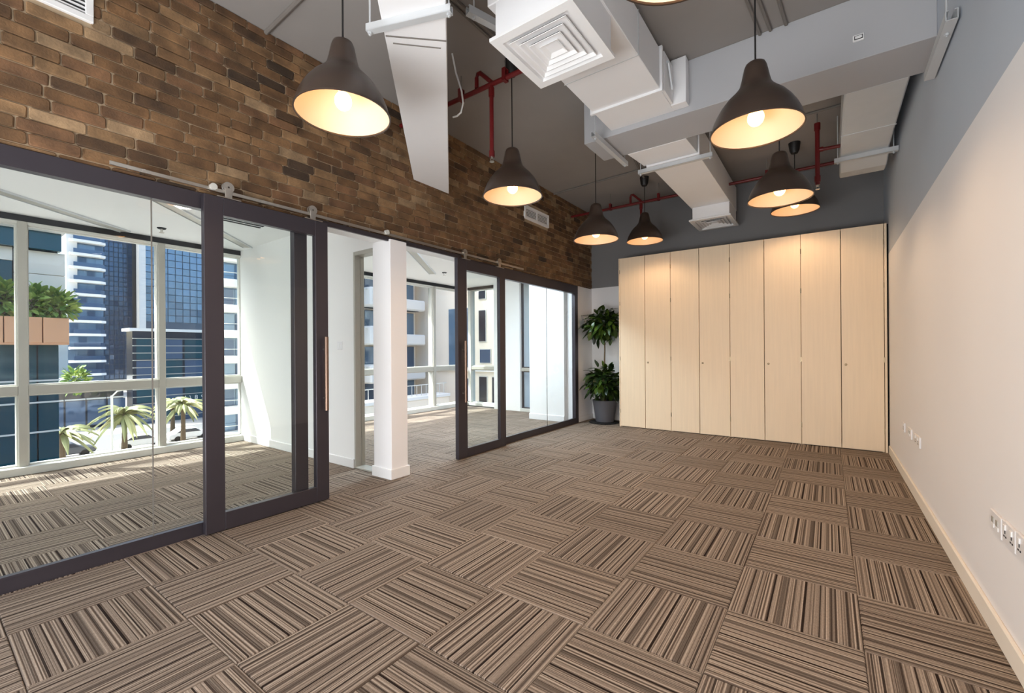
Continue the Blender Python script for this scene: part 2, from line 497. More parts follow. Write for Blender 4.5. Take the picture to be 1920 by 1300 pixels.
while z < CZ - .01:
    z0 = max(z + .0028, 2.294); z1 = min(z + CH - .0028, CZ - .002)
    y = -1.0 + (0.112 if row % 2 else 0) + random.uniform(-.03, .03)
    while y < BY - .02:
        L = .214 + random.uniform(-.012, .014)
        y1 = min(y + L, BY - .004)
        if y1 - y > .05 and z1 - z0 > .015:
            bricks.append((y + .0034, y1 - .0034, z0, z1))
        y += L
    z += CH; row += 1
# grilles set into the brickwork
vents = [(0.09, 0.645, 3.108, 3.40), (5.04, 5.69, 3.055, 3.245)]
def clip_vents(bs):
    out = []
    for y0, y1, z0, z1 in bs:
        hit = False
        for vy0, vy1, vz0, vz1 in vents:
            if y1 > vy0 + .02 and y0 < vy1 - .02 and z1 > vz0 + .02 and z0 < vz1 - .02:
                hit = True
                if y0 < vy0 - .03: out.append((y0, vy0 + .01, z0, z1))
                if y1 > vy1 + .03: out.append((vy1 - .01, y1, z0, z1))
        if not hit: out.append((y0, y1, z0, z1))
    return out
bricks = clip_vents(bricks)
def in_view(y, z):
    d = BX * cam_dir.x + y * cam_dir.y
    s = BX * cam_dir.y - y * cam_dir.x
    if d < .4: return False
    return abs(s / d) < 1.19 and (z - 1.22) / d < .83
def brick_rank(bk):
    y = (bk[0] + bk[1]) / 2; zz = (bk[2] + bk[3]) / 2
    return (0 if in_view(y, zz) else 1, math.hypot(BX, y) + .3 * zz)
bricks.sort(key=brick_rank)
rest = MB(); rest_tone = []
sharp = {}
def tone():
    c = random.choice(tl); k = random.uniform(.85, 1.15)
    l = lin(c)
    return (l[0] * k, l[1] * k, l[2] * k, 1)
for i, (y0, y1, z0, z1) in enumerate(bricks):
    yc, zc = (y0 + y1) / 2, (z0 + z1) / 2
    T = random.uniform(.006, .014)
    tcol = tone()
    if i < 298:
        key = (round((y1 - y0) / .01), round((z1 - z0) / .004), i % 3)
        if key not in sharp:
            o = brick_mesh(round((y1 - y0) / .01) * .01, z1 - z0, .01).build('brick', M['brick'])
            sharp[key] = o.data
        else:
            o = bpy.data.objects.new('brick', sharp[key]); col.objects.link(o)
        o.parent = bw
        o.location = (T - .01, yc - 3, zc - 2.29)
        o.scale = (1, (y1 - y0) / (round((y1 - y0) / .01) * .01), 1)
        o.color = tcol
    elif in_view(yc, zc) or y0 > 0:
        mb = brick_mesh(y1 - y0, z1 - z0, T)
        s = len(rest.v)
        rest.v += [(v[0] + BX, v[1] + yc, v[2] + zc) for v in mb.v]
        for f in mb.f: rest.face([s + k for k in f]); rest_tone.append(tcol)
ro = rest.build('brick_courses', M['brick_s'], bw)
ro['kind'] = 'stuff'
at = ro.data.attributes.new('tone', 'FLOAT_COLOR', 'FACE')
at.data.foreach_set('color', [c for t in rest_tone for c in t])

def wall_grille(y0, y1, z0, z1, label, nslat):
    g = thing('vent_grille', (BX, (y0 + y1) / 2, z0), label, 'vent', 'white grilles in the brickwork')
    f = .035
    m = MB()
    m.box(BX - .01, BX + .022, y0, y1, z0, z0 + f).box(BX - .01, BX + .022, y0, y1, z1 - f, z1)
    m.box(BX - .01, BX + .022, y0, y0 + f, z0 + f, z1 - f).box(BX - .01, BX + .022, y1 - f, y1, z0 + f, z1 - f)
    m.box(BX - .01, BX + .02, (y0 + y1) / 2 - .012, (y0 + y1) / 2 + .012, z0 + f, z1 - f)
    m.build('frame', M['trim_white'], g, bevel=.003)
    box('backing', M['dgrey'], BX - .012, BX + .003, y0 + f, y1 - f, z0 + f, z1 - f, parent=g)
    for k in range(nslat):
        zz = z0 + f + (k + .5) * (z1 - z0 - 2 * f) / nslat
        for a, c in ((y0 + f, (y0 + y1) / 2 - .012), ((y0 + y1) / 2 + .012, y1 - f)):
            MB().bar((BX + .01, a, zz), (BX + .01, c, zz), .014, .006).build('slat', M['trim_white'], g)
    return g
wall_grille(*vents[0], 'white slatted grille in the brick wall above the nearest glass panel', 9)
wall_grille(*vents[1], 'white slatted grille in the brick wall behind the hanging lamps', 6)

# column, head rail
tag(MB().box(-3.63, -3.363, 2.70, 2.90, 0, 2.288).build('column', M['white'], bevel=.004), 'white square column between the two sliding doors', 'column', kind='structure')
tag(MB().box(-3.645, -3.35, 2.685, 2.915, 0, .098).build('baseboard_column', M['trim_white'], bevel=.004), 'white skirting wrapped round the square column', 'baseboard', kind='structure')
tag(MB().box(-3.41, -3.385, 1.90, 3.72, 2.268, 2.308).build('trim_2', M['dark_frame'], bevel=.002), 'dark metal edge strip under the brick wall', 'trim', kind='structure')

# ------------------------------------------------------------------ glazed partitions
def partition(name, y0, y1, posts, joints, zb, zt0, zt1, label):
    t = thing(name, (-3.43, (y0 + y1) / 2, 0), label, 'glass partition', kind='structure')
    X0, X1 = -3.462, -3.398
    box('bottom_rail', M['dark_frame'], X0, X1, y0, y1, 0.0, zb, parent=t, bevel=.002)
    box('top_rail', M['dark_frame'], X0, X1, y0, y1, zt0, zt1, parent=t, bevel=.002)
    for a, c in posts:
        box('post', M['dark_frame'], X0 + .001, X1 - .001, a, c, zb, zt0, parent=t, bevel=.002)
    ys = [posts[0][1]] + joints + [posts[-1][0]]
    for a, c in zip(ys, ys[1:]):
        box('pane', M['pane'], -3.436, -3.424, a + .0035, c - .0035, zb - .01, zt0 + .01, parent=t)
    for j in joints:
        box('joint_seal', M['conduit'], -3.434, -3.426, j - .003, j + .003, zb, zt0, parent=t)
    MB().box(X1 - .001, X1 + .008, y0 + .1, y1 - .1, zb, zb + .012).build('glazing_bead', M['dark_frame'], t)
    return t
partition('window_1', -2.4, 1.902, [(-2.4, -2.33), (1.797, 1.902)], [-1.0, .909], .075, 2.183, 2.29,
          'near fixed glass partition with dark frame, left of the first sliding door')
partition('window_2', 3.72, 6.61, [(3.72, 3.80), (6.505, 6.61)], [5.648], .082, 2.152, 2.29,
          'far fixed glass partition with dark frame, beside the potted plant')

# ------------------------------------------------------------------ sliding doors
def sliding_door(name, y0, y1, iy0, iy1, z1, iz0, iz1, label, handle_y, hz0, hz1, hangers):
    t = thing(name, (-3.37, (y0 + y1) / 2, 0), label, 'sliding door', kind='structure')
    X0, X1 = -3.394, -3.345
    m = MB()
    m.box(X0, X1, y0, iy0, .008, z1).box(X0, X1, iy1, y1, .008, z1)
    m.box(X0, X1, iy0, iy1, .008, iz0).box(X0, X1, iy0, iy1, iz1, z1)
    m.build('door_frame', M['dark_frame'], t, bevel=.0025)
    box('pane', M['pane'], -3.374, -3.364, iy0 - .01, iy1 + .01, iz0 - .01, iz1 + .01, parent=t)
    for sx, xx in ((1, -3.30), (-1, -3.43)):
        hd = MB().tube([(xx, handle_y, hz0), (xx, handle_y, hz1)], .016, 12).build('handle', M['handle'], t, smooth=True)
        st = MB()
        for zz in (hz0 + .1, hz1 - .1):
            st.tube([(xx, handle_y, zz), (X1 if sx > 0 else X0, handle_y, zz)], .008, 8)
        st.build('handle_mount', M['steel'], hd, smooth=True)
    for hy in hangers:
        hg = MB()
        hg.box(-3.362, -3.352, hy - .022, hy + .022, z1 + .005, z1 + .075)
        hg.box(-3.385, -3.340, hy - .075, hy + .075, z1, z1 + .008)
        hob = hg.build('hanger', M['steel'], t, bevel=.002)
        wl = MB()
        for (ra, xa) in ((.038, -3.376), (.030, -3.366), (.038, -3.356)):
            pass
        n = 20
        prof = [(-.014, .036), (-.006, .036), (-.003, .028), (.003, .028), (.006, .036), (.014, .036), (.014, .006), (-.014, .006)]
        base = len(wl.v)
        for (dx, r) in prof:
            for k in range(n):
                a = 2 * math.pi * k / n
                wl.v.append((-3.368 + dx, hy + r * math.cos(a), z1 + .083 + r * math.sin(a)))
        for q in range(len(prof)):
            q2 = (q + 1) % len(prof)
            for k in range(n):
                wl.face((base + q * n + k, base + q * n + (k + 1) % n, base + q2 * n + (k + 1) % n, base + q2 * n + k))
        wl.build('roller', M['steel'], hob, smooth=True)
    return t
sliding_door('door_1', 1.165, 2.05, 1.281, 1.942, 2.277, .127, 2.156,
             'near sliding glass door with dark frame hung on steel rollers', 2.005, .743, 1.34, (1.318, 1.93))
sliding_door('door_2', 3.612, 4.50, 3.765, 4.385, 2.262, .105, 2.141,
             'far sliding glass door with dark frame, beyond the white column', 3.685, .64, 1.33, (3.755, 4.40))
# rail
rl = thing('sliding_door_rail', (-3.37, 2.8, 2.33), 'long steel bar rail under the bricks that carries both sliding doors', 'rail')
MB().box(-3.373, -3.363, .70, 4.95, 2.313, 2.337).build('bar', M['steel'], rl, bevel=.002)
for yy in (.86, 1.55, 2.25, 2.95, 3.45, 4.1, 4.75):
    MB().tube([(-3.42, yy, 2.325), (-3.36, yy, 2.325)], .012, 10).build('standoff', M['steel'], rl, smooth=True)
for yy in (1.225, 2.66):
    MB().tube([(-3.377, yy, 2.338), (-3.345, yy, 2.338)], .022, 14).build('end_stop', M['alu_light'], rl, smooth=True)

# ------------------------------------------------------------------ offices behind the glass
dv = thing('wall_divider', (-5.2, 2.82, 0), 'white wall that divides the two glazed offices', 'wall', kind='structure')
MB().box(WX - .15, -4.012, 2.75, 2.85, 0, OZ).box(-4.012, -3.62, 2.75, 2.85, 2.255, OZ).build('wall_panel', M['office_white'], dv)
tag(MB().box(WX, -4.02, 2.735, 2.75, 0, .095).build('baseboard_divider', M['trim_white'], bevel=.004), 'white skirting on the office dividing wall', 'baseboard', kind='structure')
fr = thing('window_3', (-3.8, 2.82, 0), 'narrow grey framed glass slot between the white column and dividing wall', 'glass partition', kind='structure')
MB().box(-4.012, -3.988, 2.742, 2.858, 0, 2.255).box(-3.988, -3.632, 2.742, 2.858, 2.215, 2.255).box(-3.988, -3.632, 2.742, 2.858, 0, .02).build('frame', M['alu'], fr, bevel=.003)
box('pane', M['pane'], -3.988, -3.632, 2.81, 2.816, .02, 2.215, parent=fr)
tag(MB().box(WX - .15, -3.62, -2.2, -2.05, 0, OZ).build('wall_office_end', M['office_white']), 'white end wall of the near office', 'wall', kind='structure')
# far office: back wall parts, white pier, storage block
tag(MB().box(-5.66, -5.0, 7.2, 7.55, 0, OZ).build('wall_office_pier', M['office_white']), 'white pier beside the slim window of the far office', 'wall', kind='structure')
tag(MB().box(-4.76, -4.3, 7.2, 7.55, 0, OZ).build('wall_office_back', M['office_white']), 'white wall right of the slim window in the far office', 'wall', kind='structure')
tag(MB().box(-4.32, -3.62, 6.52, 7.55, 0, OZ).build('wall_office_block', M['office_white']), 'white wall block seen through the far glass partition', 'wall', kind='structure')
tag(MB().box(-4.33, -3.62, 6.506, 6.52, 0, .10).build('baseboard_block', M['trim_white'], bevel=.004), 'white skirting on the wall block of the far office', 'baseboard', kind='structure')

def window_x(name, y0, y1, posts, label):
    """curtain wall along Y at x = WX"""
    t = thing(name, (WX - .07, (y0 + y1) / 2, 0), label, 'window', kind='structure')
    for pc in posts:
        MB().box(WX - .17, WX, pc - .034, pc + .034, .075, 2.56).build('mullion', M['alu'], t, bevel=.004)
        MB().box(WX - .10, WX - .03, pc - .044, pc - .034, .085, 2.55).build('mullion_bead', M['alu_light'], t)
    ed = [y0] + posts + [y1]
    for a, c in zip(ed, ed[1:]):
        a2 = a + (.034 if a in posts else 0); c2 = c - (.034 if c in posts else 0)
        if c2 - a2 < .05: continue
        MB().box(WX - .16, WX - .005, a2, c2, .80, .895).build('transom', M['alu'], t, bevel=.004)
        for z0, z1 in ((.08, .80), (.895, 2.535)):
            box('pane', M['wpane'], WX - .085, WX - .075, a2, c2, z0, z1, parent=t)
            f = MB(); w_ = .013
            f.box(WX - .11, WX - .05, a2, a2 + w_, z0, z1).box(WX - .11, WX - .05, c2 - w_, c2, z0, z1)
            f.box(WX - .11, WX - .05, a2 + w_, c2 - w_, z0, z0 + w_).box(WX - .11, WX - .05, a2 + w_, c2 - w_, z1 - w_, z1)
            f.build('sash', M['alu_light'], t)
    MB().box(WX - .17, WX + .05, y0, y1, 0, .078).build('sill', M['alu_light'], t, bevel=.004)
    MB().box(WX - .17, WX - .02, y0, y1, 2.535, 2.565).build('head', M['alu_light'], t, bevel=.004)
    box('blind_pocket', M['dgrey'], WX - .17, WX - .03, y0, y1, 2.565, OZ, parent=t)
    return t
P = .705
window_x('window_4', -2.05, 2.75, [P - 1.145 * 2, P - 1.145, P, P + 1.145], 'full height window wall of the near office, grey mullions')
window_x('window_5', 2.90, 7.40, [P + 1.145 * 3, P + 1.145 * 4, P + 1.145 * 5], 'full height window wall of the far office, pale mullions')
def window_y(name, x0, x1, yy, posts, label, dark=False):
    t = thing(name, ((x0 + x1) / 2, yy + .07, 0), label, 'window', kind='structure')
    for pc in posts:
        MB().box(pc - .04, pc + .04, yy, yy + .15, .075, 2.56).build('mullion', M['alu_light'], t, bevel=.004)
    ed = [x0] + posts + [x1]
    for a, c in zip(ed, ed[1:]):
        if c - a < .06: continue
        MB().box(a, c, yy + .01, yy + .14, .80, .87).build('transom', M['alu'], t, bevel=.004)
        for z0, z1 in ((.06, .80), (.87, 2.575)):
            box('pane', M['wpane'], a, c, yy + .07, yy + .08, z0, z1, parent=t)
            f = MB(); w_ = .018
            f.box(a, a + w_, yy + .04, yy + .1, z0, z1).box(c - w_, c, yy + .04, yy + .1, z0, z1)
            f.box(a + w_, c - w_, yy + .04, yy + .1, z0, z0 + w_).box(a + w_, c - w_, yy + .04, yy + .1, z1 - w_, z1)
            f.build('sash', M['dark_frame'] if dark else M['alu_light'], t)
    MB().box(x0, x1, yy - .03, yy + .15, 0, .06).build('sill', M['alu_light'], t, bevel=.004)
    MB().box(x0, x1, yy + .0, yy + .15, 2.575, OZ).build('head', M['dgrey'], t)
    return t
window_y('window_6', WX + .02, -5.66, 7.42, [WX + .07], 'corner window on the short side of the far office')
window_y('window_7', -5.0, -4.76, 7.22, [], 'slim dark framed window beside the white pier', True)
# perimeter of the building outside
MB_ext = MB().box(WX - .17, WX - .5, -2.4, 7.6, 2.63, 3.9).box(WX - .17, WX - .3, -2.4, 7.6, -.6, 0)
tag(MB_ext.build('wall_outer', M['alu_light']), 'outer slab edge above and below the office windows', 'wall', kind='structure')

# office ceiling fittings
for i, (p0, p1) in enumerate((((-5.0, -.55), (-6.57, 1.5)), ((-4.6, 1.0), (-6.3, 2.7)), ((-4.6, 4.0), (-5.85, 5.65)))):
    lb = ('grey strip set in the near office ceiling, nearest one', 'grey strip running to the corner of the near office ceiling', 'pale strip set in the far office ceiling')[i]
    st = thing('ceiling_strip', (p0[0], p0[1], OZ), lb, 'ceiling strip', 'recessed strips in the office ceilings')
    MB().bar((p0[0], p0[1], OZ - .004), (p1[0], p1[1], OZ - .004), .11, .012).build('panel', M['alu'], st)
    d = (Vector((p1[0], p1[1], 0)) - Vector((p0[0], p0[1], 0))).normalized(); n = Vector((-d.y, d.x, 0)) * .057
    for s in (-1, 1):
        MB().bar((p0[0] + n.x * s, p0[1] + n.y * s, OZ - .008), (p1[0] + n.x * s, p1[1] + n.y * s, OZ - .008), .008, .02).build('edge', M['chan'], st)
def slot_diffuser(x, y, w, l, n, label):
    t = thing('slot_diffuser', (x, y, OZ), label, 'vent', 'slot vents in the office ceilings')
    MB().box(x - w / 2, x + w / 2, y - l / 2, y + l / 2, OZ - .006, OZ + .002).build('frame', M['trim_white'], t)
    for k in range(n):
        xx = x - w / 2 + (k + .5) * w / n
        MB().box(xx - w / n * .25, xx + w / n * .25, y - l / 2 + .03, y + l / 2 - .03, OZ - .01, OZ - .004).build('slot', M['dgrey'], t)
slot_diffuser(-5.08, 2.14, .30, .5, 4, 'black slot vent in the near office ceiling above the sliding door')
slot_diffuser(-5.10, 3.72, .30, .6, 4, 'black slot vent in the far office ceiling behind the white column')
t = thing('downlight', (-5.03, 1.585, OZ), 'small lit round downlight in the near office ceiling', 'ceiling light')
MB().lathe([(.06, -.008), (.075, -.012), (.08, -.004), (.08, .0)], (-5.03, 1.585, OZ), 20).build('ring', M['trim_white'], t, smooth=True)
MB().lathe([(.001, -.014), (.035, -.013), (.06, -.008)], (-5.03, 1.585, OZ), 20).build('lens', M['downlight'], t, smooth=True)
def ceil_sprinkler(x, y, label):
    t = thing('ceiling_sprinkler', (x, y, OZ), label, 'sprinkler', 'sprinklers in the office ceilings')
    MB().lathe([(.001, -.012), (.035, -.012), (.045, 0)], (x, y, OZ), 16).build('plate', M['dgrey'], t)
    MB().tube([(x, y, OZ - .01), (x, y, OZ - .05)], .012, 8).build('body', M['steel'], t)
    MB().lathe([(.001, -.055), (.024, -.055), (.026, -.05), (.001, -.048)], (x, y, OZ), 12).build('deflector', M['steel'], t)
ceil_sprinkler(-6.1, 1.71, 'small sprinkler in the near office ceiling')
ceil_sprinkler(-5.6, 5.7, 'small sprinkler in the far office ceiling')

def switch(x, y, z):
    t = thing('light_switch', (x, y, z), 'small white light switch on the office dividing wall', 'switch')
    MB().box(x - .042, x + .042, y - .01, y, z - .045, z + .045).build('plate', M['socket'], t, bevel=.003)
    MB().box(x - .014, x + .014, y - .015, y - .009, z - .024, z + .024).build('rocker', M['trim_white'], t, bevel=.002)
switch(-4.262, 2.75, 1.285)

# ------------------------------------------------------------------ cupboards
Yf = 6.655
cab_labels = ['pale wood cupboard beside the potted plant, leftmost pair of tall doors',
              'pale wood cupboard, second pair of tall doors from the plant',
              'pale wood cupboard, third pair of tall doors from the plant',
              'pale wood cupboard at the right end by the white wall']
edges = [-2.683, -2.282, -1.895, -1.497, -1.098, -.686, -.28, .126, .528]
ZT = 2.665
for k in range(4):
    x0, xm, x1 = edges[2 * k], edges[2 * k + 1], edges[2 * k + 2]
    c = thing('cupboard', ((x0 + x1) / 2, 6.92, 0), cab_labels[k], 'cupboard', 'tall cupboards across the end wall')
    m = MB()
    m.box(x0 + .001, x0 + .019, Yf + .022, BY - .03, .0, ZT).box(x1 - .019, x1 - .001, Yf + .022, BY - .03, .0, ZT)
    m.box(x0 + .019, x1 - .019, Yf + .022, BY - .03, ZT - .018, ZT).box(x0 + .019, x1 - .019, Yf + .05, BY - .03, .0, .05)
    m.box(x0 + .019, x1 - .019, BY - .045, BY - .03, .05, ZT - .02)
    m.build('body', M['wood'], c)
    for a, d, left in ((x0, xm, True), (xm, x1, False)):
        dr = MB().box(a + .0035, d - .0035, Yf, Yf + .02, .012, ZT - .002).build('door', M['wood'], c, bevel=.0015)
        if not left:
            lx = a + .045
            lk = MB(); n = 14
            for (r, yy) in ((.013, Yf), (.013, Yf - .006), (.009, Yf - .009), (.001, Yf - .009)):
                for q in range(n):
                    an = 2 * math.pi * q / n
                    lk.v.append((lx + r * math.cos(an), yy, 1.02 + r * math.sin(an)))
            for q in range(3):
                for s in range(n): lk.face((q * n + s, q * n + (s + 1) % n, (q + 1) * n + (s + 1) % n, (q + 1) * n + s))
            lk.build('lock', M['lock'], dr, smooth=True)
        hx = a + .002 if left else d - .002
        for hz in (.25, 1.08, 1.95, 2.45):
            MB().box(hx - .004, hx + .004, Yf - .003, Yf + .004, hz - .03, hz + .03).build('hinge', M['lock'], dr)
    if k == 0:
        box('end_panel', M['wood'], x0 - .016, x0, Yf - .002, BY - .03, 0, ZT, parent=c, bevel=.0015)
    if k == 3:
        box('filler_strip', M['wood'], x1 + .003, x1 + .026, Yf + .004, Yf + .05, 0, ZT, parent=c, bevel=.0015)
tag(MB().box(.528, RX - .001, Yf + .06, BY, 0, ZT).build('gap_shade', M['gap']), 'black fill standing for the shade between the last cupboard and right wall', 'trim', kind='structure')  # solid black block painted as the shade inside the gap

# ------------------------------------------------------------------ sockets on the right wall
def socket(y, z, w, hh, kind, label):
    t = thing('wall_socket', (RX, y, z), label, 'socket', 'white sockets on the right wall')
    MB().box(RX - .011, RX, y - w / 2, y + w / 2, z - hh / 2, z + hh / 2).build('plate', M['socket'], t, bevel=.003)
    if kind == 'data':
        for q in (-.18, .18):
            MB().box(RX - .014, RX - .010, y + w * q - .012, y + w * q + .012, z - .002, z + .02).build('port', M['alu'], t)
            MB().box(RX - .0135, RX - .010, y + w * q - .016, y + w * q + .016, z - .022, z - .006).build('shutter', M['trim_white'], t)
    else:
        for q in ((-.25, .25) if kind == 'double' else (0,)):
            MB().box(RX - .0155, RX - .010, y + w * q - .012, y + w * q + .012, z + .010, z + .032).build('rocker', M['trim_white'], t, bevel=.002)
            for dy, dz, a, c in ((0, .002, .003, .007), (-.011, -.016, .005, .003), (.011, -.016, .005, .003)):
                MB().box(RX - .0125, RX - .010, y + w * q + dy - a, y + w * q + dy + a, z + dz - c, z + dz + c).build('pin_slot', M['dgrey'], t)
socket(2.666, .482, .155, .088, 'data', 'near white data plate with two ports, beside the twin socket plates')
socket(2.50, .487, .15, .088, 'double', 'near white twin power socket, middle one of the close trio')
socket(2.34, .492, .15, .088, 'double', 'near white twin power socket at the very edge of the photo')
socket(5.43, .48, .085, .085, 'single', 'small white single socket plate farthest along the right wall')
socket(5.07, .483, .19, .086, 'data', 'far white data plate between the single plate and twin socket')
socket(4.68, .484, .25, .086, 'double', 'far white twin power socket nearest the viewer of its trio')

# ------------------------------------------------------------------ potted plant
px, py = -3.04, 6.86
t = thing('potted_plant', (px, py, 0), 'two-tier ball shaped green plant in grey pot in the corner', 'plant')
MB().lathe([(.001, .0), (.135, .0), (.15, .012), (.2, .34), (.205, .365), (.195, .37), (.185, .35), (.18, .33), (.001, .33)], (px, py, 0), 32).build('pot', M['pot'], t, smooth=True)
MB().lathe([(.001, .335), (.18, .332)], (px, py, 0), 24).build('soil', M['soil'], t)
MB().tube([(px, py, .32), (px - .008, py, .8), (px + .006, py, 1.2), (px, py, 1.62)], [.017, .015, .013, .011], 8).build('stem', M['trunk'], t, smooth=True)
def leaf_mesh():
    mb = MB()
    n = 4
    for i in range(n + 1):
        u = i / n
        wv = .5 * math.sin(math.pi * min(.97, u * .95 + .05)) ** .8 * .52
        zc = -.28 * u * u
        mb.v += [(u, -wv, zc + .05 * wv), (u, 0, zc - .03), (u, wv, zc + .05 * wv)]
    for i in range(n):
        a = i * 3; b_ = a + 3
        mb.face((a, a + 1, b_ + 1, b_)); mb.face((a + 1, a + 2, b_ + 2, b_ + 1))
    return mb
lm = leaf_mesh().build('leaf', M['leaf'], smooth=True, fix=False)
leaf_data = lm.data
bpy.data.objects.remove(lm)
rnd = random.Random(3)
def leaf_orient(o, pos, direc, size, roll):
    q = Vector(direc).to_track_quat('X', 'Z')
    o.rotation_mode = 'QUATERNION'
    o.rotation_quaternion = q @ Matrix.Rotation(roll, 4, 'X').to_quaternion()
    o.location = pos; o.scale = (size, size, size)
def foliage_ball(cx, cy_, cz, rad, n, flat):
    for i in range(n):
        zz = 1 - 2 * (i + .5) / n
        ph = i * 2.39996 + rnd.uniform(-.2, .2)
        rr = math.sqrt(1 - zz * zz)
        dvec = Vector((rr * math.cos(ph), rr * math.sin(ph), zz * flat))
        k = rnd.uniform(.45, .78) * rad
        pos = Vector((cx, cy_, cz)) + dvec * k
        direc = (dvec * .75 + Vector((rnd.uniform(-.6, .6), rnd.uniform(-.6, .6), rnd.uniform(-.75, .1)))).normalized()
        size = rnd.uniform(.12, .175)
        tip = pos + direc * size
        if tip.x < -3.40 or tip.y > 7.16 or tip.x > -2.74: 
            direc = (direc * .3 + Vector((0 if tip.x > -3.4 else .5, -.7, .2)) + Vector((-.5 if tip.x > -2.74 else 0, 0, 0))).normalized()
        o = bpy.data.objects.new('leaf', leaf_data)
        col.objects.link(o); o.parent = t
        leaf_orient(o, pos - Vector((px, py, 0)), direc, size, rnd.uniform(-.5, .5))
foliage_ball(px - .03, py - .03, 1.64, .38, 150, .85)
foliage_ball(px, py - .03, .68, .39, 150, .85)
inner = MB()
for cz, n in ((1.64, 220), (.68, 220)):
    for i in range(n):
        d = Vector((rnd.gauss(0, 1), rnd.gauss(0, 1), rnd.gauss(0, .85))).normalized()
        pos = Vector((px, py, cz)) + d * rnd.uniform(.05, .22)
        dr = (d + Vector((rnd.uniform(-.6, .6), rnd.uniform(-.6, .6), rnd.uniform(-.5, .3)))).normalized()
        mt = Matrix.Translation(pos) @ dr.to_track_quat('X', 'Z').to_matrix().to_4x4() @ Matrix.Rotation(rnd.uniform(-1, 1), 4, 'X') @ Matrix.Scale(rnd.uniform(.09, .14), 4)
        s = len(inner.v)
        lmv = leaf_mesh()
        for v in lmv.v:
            q = mt @ Vector(v)
            inner.v.append((min(max(q.x, -3.40), -2.71), min(q.y, 7.16), q.z))
        for f in lmv.f: inner.face([s + k for k in f])
io = inner.build('inner_foliage', M['leaf'], t, smooth=True, fix=False)
io['kind'] = 'stuff'
tag(MB().lathe([(.001, 0), (.24, 0), (.25, .008), (.24, .014), (.001, .012)], (px - .02, py, 0.001), 28).build('plant_saucer', M['gap'], smooth=True), 'flat black mat under the grey plant pot', 'mat')
t.location.z = .014

# ------------------------------------------------------------------ beam and ducts
tag(MB().box(-1.895, RX, 3.84, 4.30, 3.198, CZ).build('ceiling_beam', M['beam'], bevel=.003), 'deep pale grey beam crossing the ceiling to the right wall', 'beam', kind='structure')

def duct_flange(m, x0, x1, z0, z1, y):
    m.box(x0 - .02, x1 + .02, y - .012, y + .012, z0 - .02, z0).box(x0 - .02, x1 + .02, y - .012, y + .012, z1, z1 + .015)
    m.box(x0 - .02, x0, y - .012, y + .012, z0, z1).box(x1, x1 + .02, y - .012, y + .012, z0, z1)

d = thing('air_duct', (-1.33, 2.9, 3.245), 'near white air duct that feeds the large square diffuser', 'duct')
MB().box(-1.62, -1.05, 2.02, 3.84, 3.245, 3.56).build('duct_body', M['duct'], d, bevel=.004)
MB().box(-1.56, -1.06, 2.02, 2.52, 3.02, 3.245).build('neck', M['duct'], d, bevel=.003)
m = MB(); duct_flange(m, -1.62, -1.05, 3.245, 3.56, 3.45); m.build('flange', M['duct'], d)
m = MB().box(-1.05, -.93, 3.74, 3.838, 3.245, 3.62)
m.build('collar', M['duct'], d, bevel=.003)
m = MB().box(-1.05, -1.03, 3.49, 3.73, 3.25, 3.56)
dm = m.build('damper_plate', M['duct'], d, bevel=.003)
MB().bar((-1.015, 3.56, 3.50), (-1.015, 3.66, 3.33), .012, .02).bar((-1.03, 3.56, 3.50), (-1.01, 3.56, 3.50), .02, .02).build('damper_lever', M['chan'], dm)
MB().box(-1.625, -1.045, 2.96, 2.966, 3.242, 3.56).build('seam', M['chan'], d)

d = thing('air_duct', (-1.3, 5.5, 3.19), 'far white air duct beyond the beam that feeds the small diffuser', 'duct')
MB().box(-1.55, -1.055, 4.68, 6.98, 3.19, 3.53).build('duct_body', M['duct'], d, bevel=.004)
MB().prism([(-1.64, 4.301), (-1.07, 4.301), (-1.055, 4.68), (-1.60, 4.68)], 'z', 3.195, 3.54).build('transition', M['duct'], d, bevel=.003)
MB().box(-1.53, -1.06, 6.45, 6.97, 3.02, 3.19).build('neck', M['duct'], d, bevel=.003)
MB().box(-1.57, -1.035, 4.66, 4.70, 3.17, 3.19).box(-1.57, -1.555, 4.66, 4.70, 3.19, 3.545).box(-1.05, -1.035, 4.66, 4.70, 3.19, 3.545).build('flange', M['duct'], d)

# left duct: runs over to the brick wall, tapering as it goes
d = thing('air_duct', (-2.6, 2.4, 2.96), 'white air duct slanting across to the brick wall', 'duct')
A0 = Vector((-3.405, 3.035, 2.96)); A1 = Vector((-3.405, 3.545, 2.96)); B0 = Vector((-1.90, 1.49, 2.96)); B1 = Vector((-1.60, 1.655, 2.96))
dirv = (B1 - A1).normalized()
C0 = B0 + dirv * .9; C1 = B1 + dirv * .9
m = MB()
pts = [A0, A1, C1, C0]
m.v = [tuple(p) for p in pts] + [tuple(p + Vector((0, 0, .34))) for p in pts]
for q in ((0, 1, 2, 3), (4, 5, 6, 7), (0, 1, 5, 4), (1, 2, 6, 5), (2, 3, 7, 6), (3, 0, 4, 7)): m.face(q)
m.build('duct_body', M['duct'], d, bevel=.004)
s0 = A0.lerp(B0, .955); s1 = A1.lerp(B1, .93)
MB().bar(s0 - Vector((0, 0, .002)), s1 - Vector((0, 0, .002)), .006, .006).build('seam', M['conduit'], d)
s0 = A0.lerp(B0, .93).lerp(A1.lerp(B1, .905), .1); s1 = A0.lerp(B0, .93).lerp(A1.lerp(B1, .905), .9)
MB().bar(s0 - Vector((0, 0, .002)), s1 - Vector((0, 0, .002)), .005, .005).build('panel_seam', M['conduit'], d)

